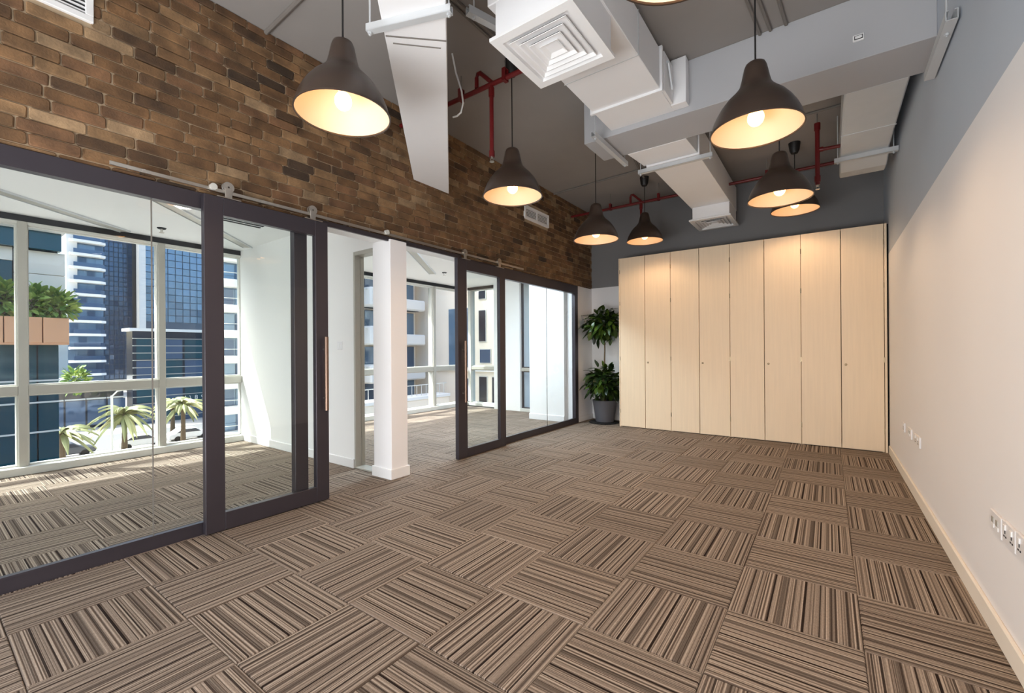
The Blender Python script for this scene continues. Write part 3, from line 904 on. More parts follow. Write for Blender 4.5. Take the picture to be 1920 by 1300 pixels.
# right duct along the wall
d = thing('air_duct', (.3, 5.2, 3.2), 'grey wrapped air duct hanging along the right wall', 'duct')
prof = [(4.301, 3.20), (5.66, 3.20), (5.72, 3.15), (5.9, 3.10), (6.1, 3.11), (6.22, 3.17), (6.27, 3.28), (6.27, 3.55), (4.301, 3.55)]
m = MB()
m.prism(prof, 'x', .11, .497)
m.build('duct_body', M['ductgrey'], d, bevel=.01)
MB().box(.106, .501, 5.13, 5.145, 3.196, 3.2).build('wrap_seam', M['ductgrey'], d)

def channel(name_label, p0, p1, w, rods, group='steel support channels under the ceiling'):
    """slotted U channel with threaded hanger rods"""
    p0, p1 = Vector(p0), Vector(p1)
    t = thing('support_channel', tuple((p0 + p1) / 2), name_label, 'support channel', group)
    d = (p1 - p0).normalized(); s = Vector((-d.y, d.x, 0))
    m = MB()
    m.bar(p0 - Vector((0, 0, w / 2)), p1 - Vector((0, 0, w / 2)), w, .004)
    for k in (-1, 1):
        o = s * (w / 2 - .002) * k
        m.bar(p0 + o, p1 + o, .004, w)
        m.bar(p0 + o * .75 + Vector((0, 0, w / 2)), p1 + o * .75 + Vector((0, 0, w / 2)), w * .25, .004)
    m.build('channel', M['chan'], t)
    for f, top in rods:
        q = p0.lerp(p1, f)
        MB().tube([q - Vector((0, 0, w / 2 + .02)), (q.x, q.y, top)], .005, 6).build('hanger_rod', M['chan'], t)
        MB().tube([q - Vector((0, 0, w / 2 + .014)), q - Vector((0, 0, w / 2 - .0))], .011, 6).build('nut', M['chan'], t)
    return t
channel('steel channel under the left end of the beam', (-1.70, 3.62, 3.155), (-1.70, 4.42, 3.155), .042, [(.06, CZ), (.95, CZ)])
channel('steel channel across the underside of the far white duct', (-1.67, 4.70, 3.150), (-.92, 4.70, 3.150), .04, [(.03, CZ), (.97, CZ)])
channel('steel channel across the underside of the slanting white duct', (-1.985, 1.455, 2.94), (-1.53, 1.62, 2.94), .036, [(.03, CZ), (.97, CZ)])
channel('steel channel across the grey duct by the right wall', (.06, 5.68, 3.165), (.565, 5.68, 3.165), .042, [(.06, CZ), (.93, CZ)])
channel('steel channel on a rod beside the right wall, in front of the beam', (.535, 3.22, 2.965), (.535, 3.86, 2.965), .05, [(.2, CZ)])
channel('short steel channel left of the large square diffuser', (-1.80, 2.05, 3.33), (-1.66, 2.5, 3.33), .045, [(.1, CZ)])
channel('short steel channel crossing beside the near duct neck', (-1.79, 2.06, 3.46), (-1.63, 2.09, 3.46), .05, [(.1, CZ)])

def diffuser(x0, x1, y0, y1, z, label, n=4):
    cx, cy_ = (x0 + x1) / 2, (y0 + y1) / 2
    hx, hy = (x1 - x0) / 2, (y1 - y0) / 2
    t = thing('air_diffuser', (cx, cy_, z), label, 'air diffuser', 'square ceiling diffusers on the white ducts')
    def ring(m, a, za, b_, zb):
        s = len(m.v)
        for (k, zz) in ((a, za), (b_, zb)):
            m.v += [(cx - hx * k, cy_ - hy * k, zz), (cx + hx * k, cy_ - hy * k, zz), (cx + hx * k, cy_ + hy * k, zz), (cx - hx * k, cy_ + hy * k, zz)]
        for i in range(4):
            j = (i + 1) % 4
            m.face((s + i, s + j, s + 4 + j, s + 4 + i))
    m = MB()
    ring(m, 1.0, z, 1.0, z + .02); ring(m, 1.0, z, .80, z); ring(m, .80, z, .76, z + .05); ring(m, 1.0, z + .02, .76, z + .05)
    m.build('flange', M['trim_white'], t)
    MB().box(cx - hx * .78, cx + hx * .78, cy_ - hy * .78, cy_ + hy * .78, z + .066, z + .07).build('backing', M['gap'], t)  # black sheet standing for the dark inside of the duct
    ks = [.69, .535, .38, .225][:n]
    for k in ks:
        m = MB()
        if k == ks[-1]:
            ring(m, k, z + .004, .02, z + .045); ring(m, k, z + .004, k, z + .007); m.face((4, 5, 6, 7))
        else:
            ring(m, k, z + .003, k - .105, z + .036); ring(m, k, z + .003, k + .006, z + .006); ring(m, k + .006, z + .006, k - .099, z + .039); m.m[-4:] = [1] * 4  # louver backs coloured black as the shade between the louvers
        m.build('louver', [M['trim_white'], M['gap']], t)
    return t
diffuser(-1.578, -1.045, 1.985, 2.545, 3.0, 'large white square air diffuser with stepped louvers at the near duct')
diffuser(-1.57, -1.04, 6.42, 7.05, 3.0, 'small white square air diffuser above the cupboards')

# exit light box on the beam
t = thing('wall_sensor', (.178, 3.84, 3.345), 'small white rectangular sensor on the front of the ceiling beam', 'sensor')
MB().box(.148, .210, 3.824, 3.839, 3.322, 3.366).build('frame', M['trim_white'], t, bevel=.003)
MB().box(.156, .202, 3.822, 3.825, 3.331, 3.357).build('rim', M['dgrey'], t)
MB().box(.160, .198, 3.818, 3.823, 3.335, 3.353).build('lens', M['trim_white'], t, bevel=.002)

# ------------------------------------------------------------------ red sprinkler pipes
def pipe_x(y, z, spans, r, drops, rods, label):
    x0, x1 = spans[0][0], spans[-1][1]
    t = thing('sprinkler_pipe', ((x0 + x1) / 2, y, z), label, 'pipe', 'red sprinkler pipes under the ceiling')
    pm = MB()
    for xa, xb in spans: pm.tube([(xa, y, z), (xb, y, z)], r, 12)
    pm.build('pipe', M['red'], t, smooth=True)
    for (x, zb) in drops:
        dp = MB()
        dp.tube([(x - .16, y, z + .02), (x - .16, y, z + .11), (x - .145, y, z + .14), (x - .12, y, z + .14), (x, y + .002, z + .02)], r * .9, 10)
        dp.tube([(x, y, z - .01), (x, y, zb + .06)], r * .9, 10)
        dp.tube([(x, y, z - .03), (x, y, z - .10)], r * 1.25, 10)
        dp.tube([(x, y, zb + .09), (x, y, zb + .04)], r * 1.2, 10)
        dob = dp.build('drop_pipe', M['red'], t, smooth=True)
        hd = MB().tube([(x, y, zb + .045), (x, y, zb + .03)], .011, 8)
        hd.bar((x - .012, y, zb + .032), (x - .012, y, zb + .004), .004, .006).bar((x + .012, y, zb + .032), (x + .012, y, zb + .004), .004, .006)
        hd.lathe([(.001, .004), (.02, .004), (.02, .0), (.001, .0)], (x, y, zb), 12)
        hd.build('sprinkler_head', M['steel'], dob)
    for x in rods:
        ck = MB().tube([(x - .012, y, z + r * .5), (x + .012, y, z + r * .5)], .001, 4)
        ck = MB()
        ck.box(x - .016, x + .016, y - r - .006, y + r + .006, z - r - .006, z - r)
        ck.box(x - .016, x + .016, y - r - .006, y - r, z - r, z + r + .05).box(x - .016, x + .016, y + r, y + r + .006, z - r, z + r + .05)
        ck.box(x - .016, x + .016, y - r - .006, y + r + .006, z + r + .05, z + r + .056)
        cob = ck.build('clevis', M['red'], t)
        MB().tube([(x, y, z + r + .05), (x, y, CZ)], .004, 6).build('rod', M['conduit'], cob)
    return t
pipe_x(2.87, 3.435, [(-3.40, -1.63)], .02, [(-2.262, 2.79)], [-2.6, -2.12], 'near red sprinkler pipe between the slanting duct and large diffuser')
pipe_x(6.40, 3.40, [(-3.40, -1.552), (-1.053, .565)], .019, [(-2.24, 2.9)], [-2.72, -1.98, -.62], 'far red sprinkler pipe running above the cupboards')
t = thing('sprinkler_drop', (-.08, 5.5, 3.53), 'red vertical sprinkler drop left of the grey wrapped duct', 'pipe', 'red sprinkler pipes under the ceiling')
m = MB().tube([(-.08, 5.5, 3.53), (-.08, 5.5, 2.90)], .021, 12).tube([(-.08, 5.5, 3.53), (-.08, 5.5, 3.46)], .028, 12).tube([(-.08, 5.5, 2.99), (-.08, 5.5, 2.93)], .027, 12)
m.build('pipe', M['red'], t, smooth=True)
MB().tube([(-.08, 5.5, 3.255), (.14, 5.52, 3.255)], .018, 10).tube([(-.06, 5.5, 3.255), (-.03, 5.5, 3.255)], .025, 10).build('branch', M['red'], t, smooth=True)
MB().tube([(-.08, 5.5, 3.52), (-.08, 5.5, CZ)], .006, 6).build('rod', M['conduit'], t)
hd = MB().tube([(-.08, 5.5, 2.905), (-.08, 5.5, 2.885)], .011, 8)
hd.bar((-.092, 5.5, 2.89), (-.092, 5.5, 2.858), .004, .006).bar((-.068, 5.5, 2.89), (-.068, 5.5, 2.858), .004, .006).lathe([(.001, .004), (.02, .004), (.02, 0), (.001, 0)], (-.08, 5.5, 2.853), 12)
hd.build('sprinkler_head', M['steel'], t)

# conduits on the ceiling
def conduit(pts, r, label, m='conduit'):
    return tag(MB().tube(pts, r, 8).build('conduit', M[m], smooth=True), label, 'conduit', 'conduits fixed to the ceiling')
zc = CZ - .012
conduit([(-1.70, 1.0, zc), (-1.70, 3.83, zc)], .012, 'grey conduit on the ceiling left of the near duct')
conduit([(-3.41, 5.86, zc), (-1.6, 5.72, zc)], .014, 'grey conduit crossing the ceiling above the far left lamp')
conduit([(-3.41, 1.6, zc), (-2.75, 1.58, zc)], .016, 'grey conduit in the ceiling corner above the brick wall')
conduit([(-2.06, 2.0, zc), (-2.05, 2.75, zc)], .016, 'grey conduit between the slanting duct and the large diffuser')
conduit([(-2.10, 2.0, zc), (-2.09, 2.72, zc)], .010, 'thin grey conduit hugging the thicker one near the large diffuser')
conduit([(-.50, 2.6, zc), (-.41, 3.83, zc)], .012, 'left one of the paired conduits meeting the beam')
conduit([(-.405, 3.08, zc), (-.34, 3.83, zc)], .012, 'middle one of the conduits meeting the beam')
conduit([(-.30, 3.08, zc), (-.24, 3.83, zc)], .012, 'right one of the conduits meeting the beam')
conduit([(-1.0, 5.45, zc), (.55, 5.40, zc)], .013, 'grey conduit on the ceiling behind the red drop pipe')
conduit([(-1.80, 4.45, 3.59), (-2.05, 5.97, 3.59)], .014, 'conduit leading from the beam to the far lamp mount')
tag(MB().tube([(-2.45, 2.6, 3.62), (-2.41, 2.6, 3.45), (-2.35, 2.6, 3.28), (-2.335, 2.6, 3.18), (-2.36, 2.6, 3.115), (-2.40, 2.6, 3.10), (-2.445, 2.6, 3.105)], .007, 8).build('loose_cable', M['trim_white'], smooth=True),
    'loose white cable dangling from the ceiling by the slanting duct', 'cable')

# ------------------------------------------------------------------ pendant lamps
def make_lamp(loc, label, top):
    x, y, z = loc
    t = thing('pendant_lamp', loc, label, 'pendant lamp', 'brown dome pendant lamps')
    outp = [(.2435, 0), (.240, .02), (.231, .055), (.214, .095), (.189, .138), (.157, .180), (.120, .215), (.098, .240), (.084, .262), (.078, .285),
            (.074, .30), (.068, .33), (.060, .368), (.052, .388), (.038, .398), (.012, .401)]
    inp = [(.2425, .0), (.237, .02), (.228, .055), (.211, .095), (.186, .138), (.154, .178), (.116, .212), (.09, .225), (.001, .23)]
    MB().lathe(outp, loc, 48, 0).lathe(inp, loc, 48, 1).build('shade', [M['shade_out'], M['shade_in']], t, smooth=True, fix=False)
    rim = MB(); n = 48
    for r, dz in ((.2405, -.003), (.2475, -.003), (.2475, .005), (.2405, .005)):
        for k in range(n):
            a = 2 * math.pi * k / n
            rim.v.append((x + r * math.cos(a), y + r * math.sin(a), z + dz))
    for q in range(4):
        for k in range(n):
            rim.face((q * n + k, q * n + (k + 1) % n, ((q + 1) % 4) * n + (k + 1) % n, ((q + 1) % 4) * n + k))
    rim.build('rim', M['shade_out'], t, smooth=True)
    MB().sphere((x, y, z + .075), .045, 16, 12, sz=1.1).build('bulb', M['bulb'], t, smooth=True)
    sd = bpy.data.lights.new('bulb_light', 'SPOT')
    sd.energy = 25; sd.color = (1.0, .68, .41); sd.spot_size = R(150); sd.spot_blend = .5; sd.shadow_soft_size = .05
    so = bpy.data.objects.new('bulb_light', sd); col.objects.link(so); so.parent = t; so.location = (0, 0, .02)
    MB().lathe([(.001, .228), (.03, .228), (.028, .13), (.022, .118), (.001, .118)], loc, 16).build('lamp_holder', M['trim_white'], t, smooth=True)
    MB().tube([(x, y, z + .40), (x, y, top - .05)], .005, 6).build('cord', M['black'], t)
    MB().lathe([(.001, -.125), (.035, -.122), (.05, -.09), (.062, 0), (.001, 0)], (x, y, top), 20).build('canopy', M['black'], t, smooth=True)
    return t
lamp_spec = [((-2.122, 1.397, 2.5), 'brown dome lamp nearest on the left, in front of the slanting duct'),
             ((-2.126, 2.971, 2.5), 'brown dome lamp below the near red pipe, second in the left row'),
             ((-2.085, 4.50, 2.44), 'brown dome lamp against the far brick wall, third in left row'),
             ((-2.075, 6.07, 2.733), 'smallest dark dome lamp, last in the left row near the plant'),
             ((-.37, 1.44, 2.5), 'brown dome lamp cut off by the top edge of the photo'),
             ((-.338, 2.93, 2.5), 'large brown dome lamp in front of the ceiling beam'),
             ((-.333, 4.42, 2.51), 'brown dome lamp overlapping another one above the cupboards'),
             ((-.31, 6.12, 2.838), 'brown dome lamp half hidden behind the one before it')]
for loc, lb in lamp_spec:
    make_lamp(loc, lb, CZ)

# ------------------------------------------------------------------ world outside
G0 = -9.0
M['ground'] = mat('street_paving', (176, 172, 166), 0.9, noise=0.08, nscale=.4)
M['road'] = mat('asphalt', (112, 112, 112), 0.95, noise=0.1, nscale=1.0)
M['beige'] = mat('beige_stone', (243, 230, 212), 0.8, noise=0.04, nscale=.8)
M['tan'] = mat('tan_panel', (226, 166, 122), 0.75, noise=0.04, nscale=.8)
M['bwhite'] = mat('white_render', (232, 230, 226), 0.75, noise=0.03, nscale=.5)
def facade_glass(name, c, metal, rough=0.06):
    m = mat(name, c, rough, metal=metal, noise=0.15, nscale=.25)
    return m
M['teal'] = facade_glass('teal_glass', (18, 72, 86), .2)
M['blueglass'] = facade_glass('blue_glass', (114, 138, 162), .4)
M['navyglass'] = facade_glass('navy_glass', (74, 96, 124), .3)
M['darkglass'] = facade_glass('dark_glass', (26, 36, 50), .0)
M['mull'] = mat('facade_mullion', (70, 84, 100), .5, noise=.05)
M['car'] = mat('white_car_paint', (225, 226, 228), .25, noise=.01)
M['cardark'] = mat('dark_car_paint', (70, 74, 82), .25, noise=.02)
M['tyre'] = mat('tyre_rubber', (24, 24, 24), .9, noise=.1)

tag(box('ground', M['ground'], -260, -7.6, -90, 160, G0 - .4, G0), 'pale paved street level far below the windows', 'ground', kind='structure')
tag(box('road', M['road'], -73, -62, -90, 160, G0, G0 + .02), 'grey asphalt road beyond the palms', 'road', kind='structure')

def building(name, loc, label):
    return thing(name, loc, label, 'building')

# planter building, nearest on the left
a = building('office_block', (-24, -4, G0), 'beige office block with tan planter ledge and teal glass outside the left window')
box('core', M['darkglass'], -34, -20.75, -14, 3.0, G0, 7.9, parent=a)
# tan ledge panels
ys = [-9.0, -7.8, -6.6, -5.4, -4.2, -3.0, -1.8, -.6, .6, 1.75, 2.555, 3.16]
for y0, y1 in zip(ys, ys[1:]):
    MB().box(-20.6, -20.0, y0 + .012, y1 - .012, 1.56, 2.36).build('ledge_panel', M['tan'], a, bevel=.01)
box('ledge_underside', M['tan'], -20.6, -20.02, -9, 3.15, 1.50, 1.56, parent=a)
# beige upper panels, split by joints
for z0, z1 in ((2.36, 3.12), (3.12, 3.78), (3.78, 4.53)):
    for y0, y1 in ((2.02, 3.16),):
        MB().box(-20.78, -20.58, y0, y1 - .01, z0 + .008, z1 - .008).build('wall_panel', M['beige'], a, bevel=.008)
for y0, y1 in ((-6, -4), (-4, -2), (-2, 0), (0, 2.0)):
    MB().box(-20.78, -20.58, y0, y1 - .01, 4.13, 4.55).build('wall_panel', M['beige'], a, bevel=.008)
    for q in range(2):
        ya = y0 + (y1 - y0) / 2 * q
        box('window', M['teal'], -20.76, -20.62, ya + .02, ya + (y1 - y0) / 2 - .02, 2.36, 4.12, parent=a)
for y0, y1 in ((-6, -4), (-4, -2), (-2, 0), (0, 1.3), (1.3, 2.3), (2.3, 3.05)):
    box('window', M['teal'], -20.7, -20.35, y0 + .015, y1 - .015, 4.56, 5.12, parent=a)
box('parapet', M['bwhite'], -20.8, -20.1, -9, 3.1, 5.12, 7.9, parent=a)
for zz0, zz1 in ((1.5, .35), (.35, -.35), (-.35, -1.3), (-1.3, -2.3), (-2.3, -4.2), (-4.2, -6.5), (-6.5, -9)):
    for y0, y1 in ((-6, -4), (-4, -2.4), (-2.4, -1.0), (-1.0, .3), (.3, 1.45), (1.45, 2.5), (2.5, 3.0)):
        box('window', M['teal'], -20.75, -20.55, y0 + .02, y1 - .02, zz1 + .03, zz0 - .01, parent=a)
        MB().box(-20.6, -20.5, y0, y1, zz1 - .02, zz1 + .03).build('spandrel_bar', M['alu_light'], a)
def bush(name, x, y, z, rx, ry, rz, n, label, m='out_leaf', size=(.18, .34), group=None, seed=1):
    rn = random.Random(seed)
    t = thing(name, (x, y, z), label, 'shrub', group)
    mb = MB()
    for i in range(n):
        d = Vector((rn.gauss(0, 1), rn.gauss(0, 1), rn.gauss(0, 1))).normalized()
        k = rn.uniform(.45, 1.0)
        pos = Vector((x + d.x * rx * k, y + d.y * ry * k, z + rz * .55 + d.z * rz * .55 * k))
        dr = (d + Vector((rn.uniform(-.6, .6), rn.uniform(-.6, .6), rn.uniform(-.1, .9)))).normalized()
        mt = Matrix.Translation(pos) @ dr.to_track_quat('X', 'Z').to_matrix().to_4x4() @ Matrix.Rotation(rn.uniform(-1, 1), 4, 'X') @ Matrix.Scale(rn.uniform(*size), 4)
        s = len(mb.v); lv = leaf_mesh()
        mb.v += [tuple(mt @ Vector(v)) for v in lv.v]
        for f in lv.f: mb.face([s + q for q in f])
    o = mb.build('foliage', M[m], t, fix=False); o['kind'] = 'stuff'
    st = MB()
    for i in range(5):
        st.tube([(x, y, z), (x + rn.uniform(-.6, .6) * rx, y + rn.uniform(-.6, .6) * ry, z + rz * .8)], [.02, .008], 5)
    st.build('stems', M['trunk'], t)
    return t
for i, (y, hgt) in enumerate(((-.9, .85), (.1, .9), (.95, 1.0), (1.75, 1.0), (2.4, .85), (2.95, .75))):
    bush('planter_shrub', -20.26, y, 2.36, .26, .36, hgt, 230,
         ('green shrub on the tan ledge, farthest left of its row', 'green shrub on the tan ledge, second from the left end', 'green shrub on the tan ledge behind the left window post',
          'green shrub on the tan ledge just right of the window post', 'green shrub on the tan ledge, second from its right end', 'green shrub overhanging the right end of the tan ledge')[i],
         group='shrubs on the tan ledge', seed=10 + i)
bush('street_shrub', -60, 9.9, -2.6, 1.0, 0.9, 2.2, 260, 'light green treetop beside the balcony tower', seed=31, size=(.35, .65))
MB_tr = MB().tube([(-60, 9.9, G0), (-60, 9.9, -1.8)], .12, 8)
bpy.data.objects['street_shrub'].name = 'street_tree'
MB_tr.build('trunk', M['trunk'], bpy.data.objects['street_tree'])

# tower with stacked balconies
tw = building('balcony_tower', (-146, 25, G0), 'slim glass tower with stacked white balcony slabs')
box('core', M['blueglass'], -156, -140.8, 21.9, 28.0, G0, 46, parent=tw)
box('side_wall', M['bwhite'], -141, -139.9, 21.6, 23.4, 14, 46, parent=tw)
for k in range(18):
    zb = -4.0 + k * 3.08
    sl = MB().prism([(-140.9, 22.0), (-138.9, 22.0), (-138.6, 22.6), (-138.6, 27.2), (-139.4, 28.2), (-140.9, 28.2)], 'z', zb, zb + .55).build('balcony_slab', M['bwhite'], tw)
    MB().prism([(-139.0, 22.6), (-138.75, 22.6), (-138.75, 27.1), (-139.45, 28.0), (-139.6, 27.9), (-139.0, 27.0)], 'z', zb + .55, zb + 1.5).build('glass_guard', M['navyglass'], sl)
    for q in range(4):
        box('window', M['blueglass'] if (k + q) % 3 else M['navyglass'], -140.85, -140.7, 22.3 + q * 1.45, 22.3 + q * 1.45 + 1.3, zb + .7, zb + 2.9, parent=tw)

def curtain_wall(name, loc, X, y0, y1, z0, z1, dy, dz, m, label, limit=300, tilt=.012):
    t = building(name, loc, label)
    box('core', M['mull'], X - 14, X - .12, y0, y1, G0, z1, parent=t)
    ny, nz = int(round((y1 - y0) / dy)), int(round((z1 - z0) / dz))
    pm = MB().box(-.05, .05, -dy / 2 + .09, dy / 2 - .09, -dz / 2 + .09, dz / 2 - .09).build('pane', m)
    n = 0; rn = random.Random(5)
    for j in range(nz):
        for i in range(ny):
            if n >= limit: continue
            o = pm if n == 0 else pm.copy()
            if n: col.objects.link(o)
            o.parent = t
            o.location = (X - loc[0], y0 + (i + .5) * dy - loc[1], z1 - (j + .5) * dz - loc[2])
            o.rotation_euler = (0, rn.gauss(0, tilt), rn.gauss(0, tilt))
            n += 1
    return t
cw = curtain_wall('glass_tower', (-167, 35, G0), -160, 30.0, 38.0, -6, 44, 1.0, 1.35, M['navyglass'], 'dark blue glass tower behind the balcony tower', 296)
cw2 = curtain_wall('glass_tower', (-162, 52, G0), -155, 39.4, 66.4, 9.2, 36, 1.8, 2.0, M['blueglass'], 'pale blue glass tower with square panes seen past the dark mullion', 210)
tag(MB().box(-156, -153.5, 37.9, 39.35, G0, 42).build('tower_fin', M['bwhite']), 'white vertical fin between the dark and pale glass towers', 'building fin')

# podium with thin horizontal lines
pd = building('shopping_podium', (-88, 30, G0), 'low dark glass podium with white cornice and thin horizontal lines')
box('core', M['darkglass'], -83, -80.2, 19, 48, G0, 4.4, parent=pd)
box('cornice', M['bwhite'], -83.2, -79.4, 18.5, 48.5, 4.35, 4.75, parent=pd)
for k in range(12):
    zz = 3.3 - k * 1.05
    MB().box(-80.15, -79.9, 19, 48, zz - .05, zz + .05).build('line_bar', M['alu'], pd)
for k in range(10):
    yy = 19.4 + k * 2.9
    for q in range(4):
        box('window', M['navyglass'] if (k + q) % 2 else M['teal'], -80.2, -80.05, yy, yy + 2.6, 3.2 - q * 3.15 - 2.9, 3.2 - q * 3.15, parent=pd)
# white letters on the podium, too far off to read
def sign_text(body, loc, size, parent):
    c = bpy.data.curves.new('sign_lettering', 'FONT'); c.body = body; c.size = size; c.extrude = .03
    c.space_character = 1.9
    o = bpy.data.objects.new('sign_lettering', c)
    o.data.materials.append(M['bwhite'])
    col.objects.link(o); o.parent = parent
    off = OFF[parent.name]
    o.location = (loc[0] - off[0], loc[1] - off[1], loc[2] - off[2])
    o.rotation_euler = (R(90), 0, R(90))
    dg = bpy.context.evaluated_depsgraph_get()
    me = bpy.data.meshes.new_from_object(o.evaluated_get(dg))
    q = bpy.data.objects.new('sign_lettering', me); col.objects.link(q)
    q.parent = parent; q.location = o.location; q.rotation_euler = o.rotation_euler
    bpy.data.objects.remove(o)
    return q
sign_text('ol\\891', (-79.8, 24.2, -6.0), .9, pd)
sign_text('oon1,', (-79.8, 23.7, -7.2), .9, pd)
lb = building('low_shop', (-86, 14, G0), 'low dark shopfront building left of the podium')
box('core', M['darkglass'], -96, -82, 8, 18.4, G0, -3.6, parent=lb)
box('parapet', M['bwhite'], -96, -81.7, 8, 18.4, -3.6, -3.2, parent=lb)
for k in range(5):
    box('window', M['navyglass'], -82.02, -81.9, 8.3 + k * 2.1, 8.3 + k * 2.1 + 1.9, -8.6, -5.2, parent=lb)
    MB().box(-82.0, -81.75, 8.2 + k * 2.1, 8.2 + k * 2.1 + 2.0, -5.1, -4.9).build('awning_bar', M['alu_light'], lb)

# white balcony block right of the first office
eb = building('apartment_block', (-66, 30, G0), 'apartment block with rounded white balconies behind the first sliding door')
box('core', M['blueglass'], -62.2, -61, 22.4, 48, G0, 26, parent=eb)
for k in range(11):
    zb = -9.6 + k * 3.15
    pl = [(-61, 22.6), (-60.2, 22.4), (-59.6, 23.0), (-59.4, 24.0), (-59.6, 25.0), (-59.5, 26.5), (-59.6, 30), (-61, 30)]
    sl = MB().prism(pl, 'z', zb, zb + .95).build('balcony', M['bwhite'], eb, bevel=.08)
    MB().tube([(-60.1, 22.6, zb + 1.75), (-59.65, 23.1, zb + 1.75), (-59.5, 24, zb + 1.75), (-59.65, 25, zb + 1.75), (-59.6, 27, zb + 1.75)], .05, 6).build('railing', M['alu_light'], sl)
    for q in range(4):
        box('window', M['navyglass'] if (q + k) % 2 else M['blueglass'], -61.02, -60.9, 22.8 + q * 1.8, 22.8 + q * 1.8 + 1.6, zb + 1.0, zb + 3.0, parent=eb)

# block outside the far office
fb = building('white_apartment_block', (-36, 24, G0), 'white apartment block with bulky balconies outside the far office')
box('core', M['beige'], -37, -31.6, 17.3, 28.2, G0, 16, parent=fb)
for k in range(8):
    zb = -7.4 + k * 3.1
    bl = MB().box(-31.6, -30.6, 17.3, 28.15, zb - .15, zb + .12)
    sl = bl.build('balcony_slab', M['bwhite'], fb, bevel=.05)
    for (y0, y1, xf, zt) in ((17.3, 18.6, -29.4, 1.25), (21.5, 25.0, -29.2, 1.35), (25.4, 28.1, -30.0, .8), (18.8, 21.3, -30.0, .55)):
        MB().box(-31.5, xf, y0, y1, zb - .15, zb + zt).build('parapet', M['bwhite'], sl, bevel=.12)
    MB().tube([(-29.6, 17.6, zb + 1.15), (-29.6, 21.5, zb + 1.15)], .05, 6).build('railing', M['alu_light'], sl)
    for q in range(2, 8):
        box('window', M['blueglass'] if (q + k) % 3 else M['navyglass'], -31.62, -31.5, 13.5 + q * 1.83, 13.5 + q * 1.83 + 1.65, zb + .3, zb + 2.8, parent=fb)
tb = building('terrace_wall', (-26, 20, G0), 'pale terrace wall below the bulky balconies')
MB().box(-27.5, -26.0, 15.5, 27, G0, -2.6).build('wall', M['beige'], tb, bevel=.05)
MB().box(-27.6, -25.9, 15.5, 27, -2.6, -2.35).build('coping', M['bwhite'], tb, bevel=.03)
m = MB()
for k in range(23):
    m.tube([(-26.4, 15.7 + k * .5, -2.35), (-26.4, 15.7 + k * .5, -1.5)], .025, 5)
m.tube([(-26.4, 15.6, -1.5), (-26.4, 27, -1.5)], .04, 6)
m.build('railing', M['alu_light'], tb)
gb = building('beige_block', (-26, 32, G0), 'plain beige block with slot windows seen through the corner window')
box('core', M['beige'], -33, -21.4, 28.6, 36, G0, 14, parent=gb)
for (x0, x1, z0, z1, mm) in ((-24.0, -23.3, 2.0, 4.6, 'darkglass'), (-23.9, -22.8, .2, 1.3, 'navyglass'), (-25.6, -24.8, -.2, 4.9, 'blueglass'), (-24.0, -23.2, -3.6, -1.0, 'darkglass'),
                            (-25.6, -24.8, -4.6, -1.2, 'navyglass'), (-24.0, -23.3, 5.6, 8.2, 'darkglass'), (-27.5, -26.6, -.2, 4.9, 'blueglass'), (-22.6, -22.1, -3.6, -1.0, 'darkglass')):
    wf = box('window', M['alu_light'], x0 - .06, x1 + .06, 28.52, 28.6, z0 - .06, z1 + .06, parent=gb)
    box('pane', M[mm], x0, x1, 28.49, 28.53, z0, z1, parent=wf)
box('ledge', M['bwhite'], -33, -21.3, 28.3, 28.6, -.55, -.3, parent=gb)
hb = building('navy_glass_block', (-20, 35, G0), 'dark blue glass building seen through the slim window')
box('core', M['mull'], -21.4, -14, 31.2, 38, G0, 14, parent=hb)
for i in range(5):
    for k in range(9):
        box('pane', M['navyglass'], -21.3 + i * 1.4, -20.0 + i * 1.4, 31.1, 31.19, -8.9 + k * 2.4, -6.65 + k * 2.4, parent=hb)

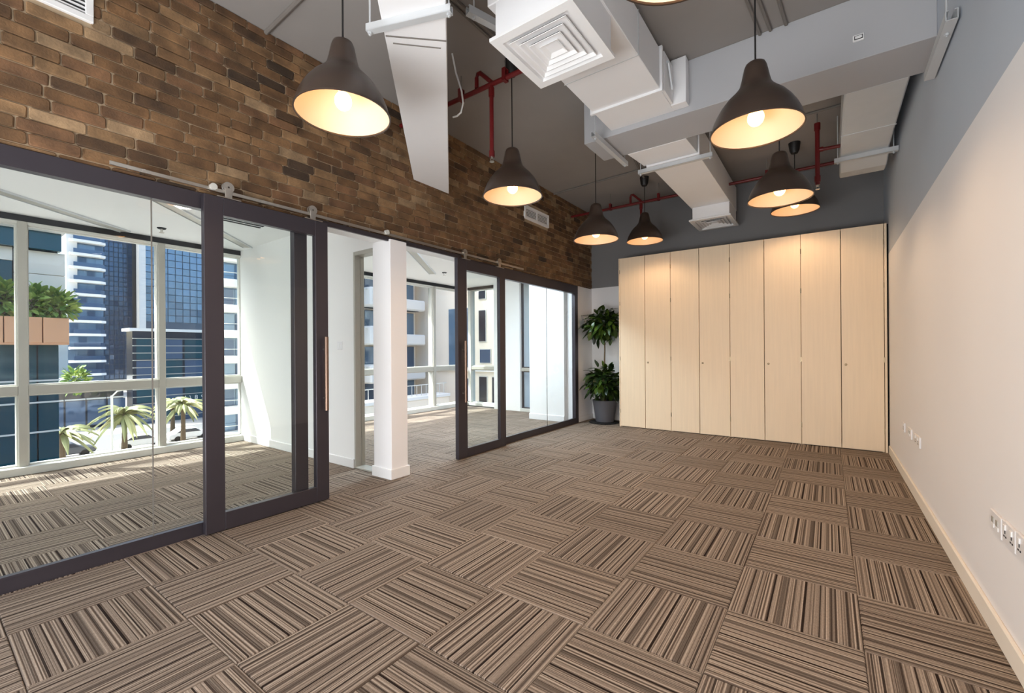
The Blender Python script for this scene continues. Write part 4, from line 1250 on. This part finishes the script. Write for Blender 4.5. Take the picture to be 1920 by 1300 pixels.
# palms, lamp post and cars down in the street
def palm(x, y, hgt, label, seed, cr=2.6):
    rn = random.Random(seed)
    t = thing('palm_tree', (x, y, G0), label, 'palm tree', 'palms along the street')
    z = G0 + hgt
    MB().tube([(x, y, G0), (x + .1, y, G0 + hgt * .5), (x, y, z)], [.28, .22, .2], 8).build('trunk', M['trunk'], t, smooth=True)
    for i in range(34):
        az = i * 2.39996; el = rn.uniform(-.2, 1.3)
        L = cr * rn.uniform(.85, 1.1)
        mb = MB(); prev = None; n = 7
        for j in range(n + 1):
            u = j / n
            rr = L * u * math.cos(el * (1 - .4 * u)); zz = L * (u * math.sin(el) - .75 * u * u)
            c = Vector((x + rr * math.cos(az), y + rr * math.sin(az), z + zz))
            s = Vector((-math.sin(az), math.cos(az), 0)) * (.24 * math.sin(math.pi * (u * .9 + .08)))
            b0 = len(mb.v)
            mb.v += [tuple(c - s - Vector((0, 0, .16))), tuple(c), tuple(c + s - Vector((0, 0, .16)))]
            if prev is not None:
                mb.face((prev, prev + 1, b0 + 1, b0)); mb.face((prev + 1, prev + 2, b0 + 2, b0 + 1))
            prev = b0
        mb.build('frond', M['palm_leaf'], t, fix=False)
    return t
palm(-57.5, 12.95, 4.1, 'palm below the near office window, left of the pale mullion', 1, 2.9)
palm(-58.5, 18.2, 4.3, 'palm just right of the pale window mullion', 2, 2.8)
palm(-54.0, 8.0, 3.3, 'palm beside the teal glass corner', 3, 2.5)
palm(-66.5, 19.6, 4.0, 'small palm half hidden by the sliding door frame', 4, 2.3)
t = thing('street_lamp', (-55, 11.5, G0), 'thin pale street lamp between two palms', 'street lamp')
MB().tube([(-55, 11.5, G0), (-55, 11.5, G0 + 6.2)], .09, 8).build('pole', M['alu_light'], t)
MB().tube([(-55, 11.5, G0 + 6.1), (-55, 11.9, G0 + 6.6), (-55, 12.6, G0 + 6.7)], .06, 8).build('arm', M['alu_light'], t)
MB().box(-55.12, -54.88, 12.4, 13.0, G0 + 6.64, G0 + 6.76).build('lamp_head', M['alu_light'], t, bevel=.03)

def make_car(x, y, label, m):
    t = thing('parked_car', (x, y, G0), label, 'car', 'cars parked by the palms')
    prof = [(-2.1, .35), (2.1, .35), (2.15, .7), (1.9, .85), (1.1, .95), (.5, 1.42), (-.9, 1.45), (-1.6, 1.0), (-2.1, .9)]
    MB().prism([(p[0] + y, p[1] + G0) for p in prof], 'x', x - .85, x + .85).build('body', m, t, bevel=.08)
    MB().prism([(y + q[0], G0 + q[1]) for q in ((.95, .98), (.45, 1.36), (-.85, 1.38), (-1.4, 1.02))], 'x', x - .87, x + .87).build('side_windows', M['darkglass'], t)
    for sx in (-.8, .8):
        for sy in (-1.3, 1.3):
            MB().tube([(x + sx - .1, y + sy, G0 + .33), (x + sx + .1, y + sy, G0 + .33)], .33, 14).build('wheel', M['tyre'], t)
make_car(-60.5, 15.0, 'white car parked behind the palm left of the mullion', M['car'])
make_car(-60.8, 9.2, 'dark car parked behind the palm at the teal corner', M['cardark'])
make_car(-61.2, 19.6, 'white car near the small palm by the door frame', M['car'])
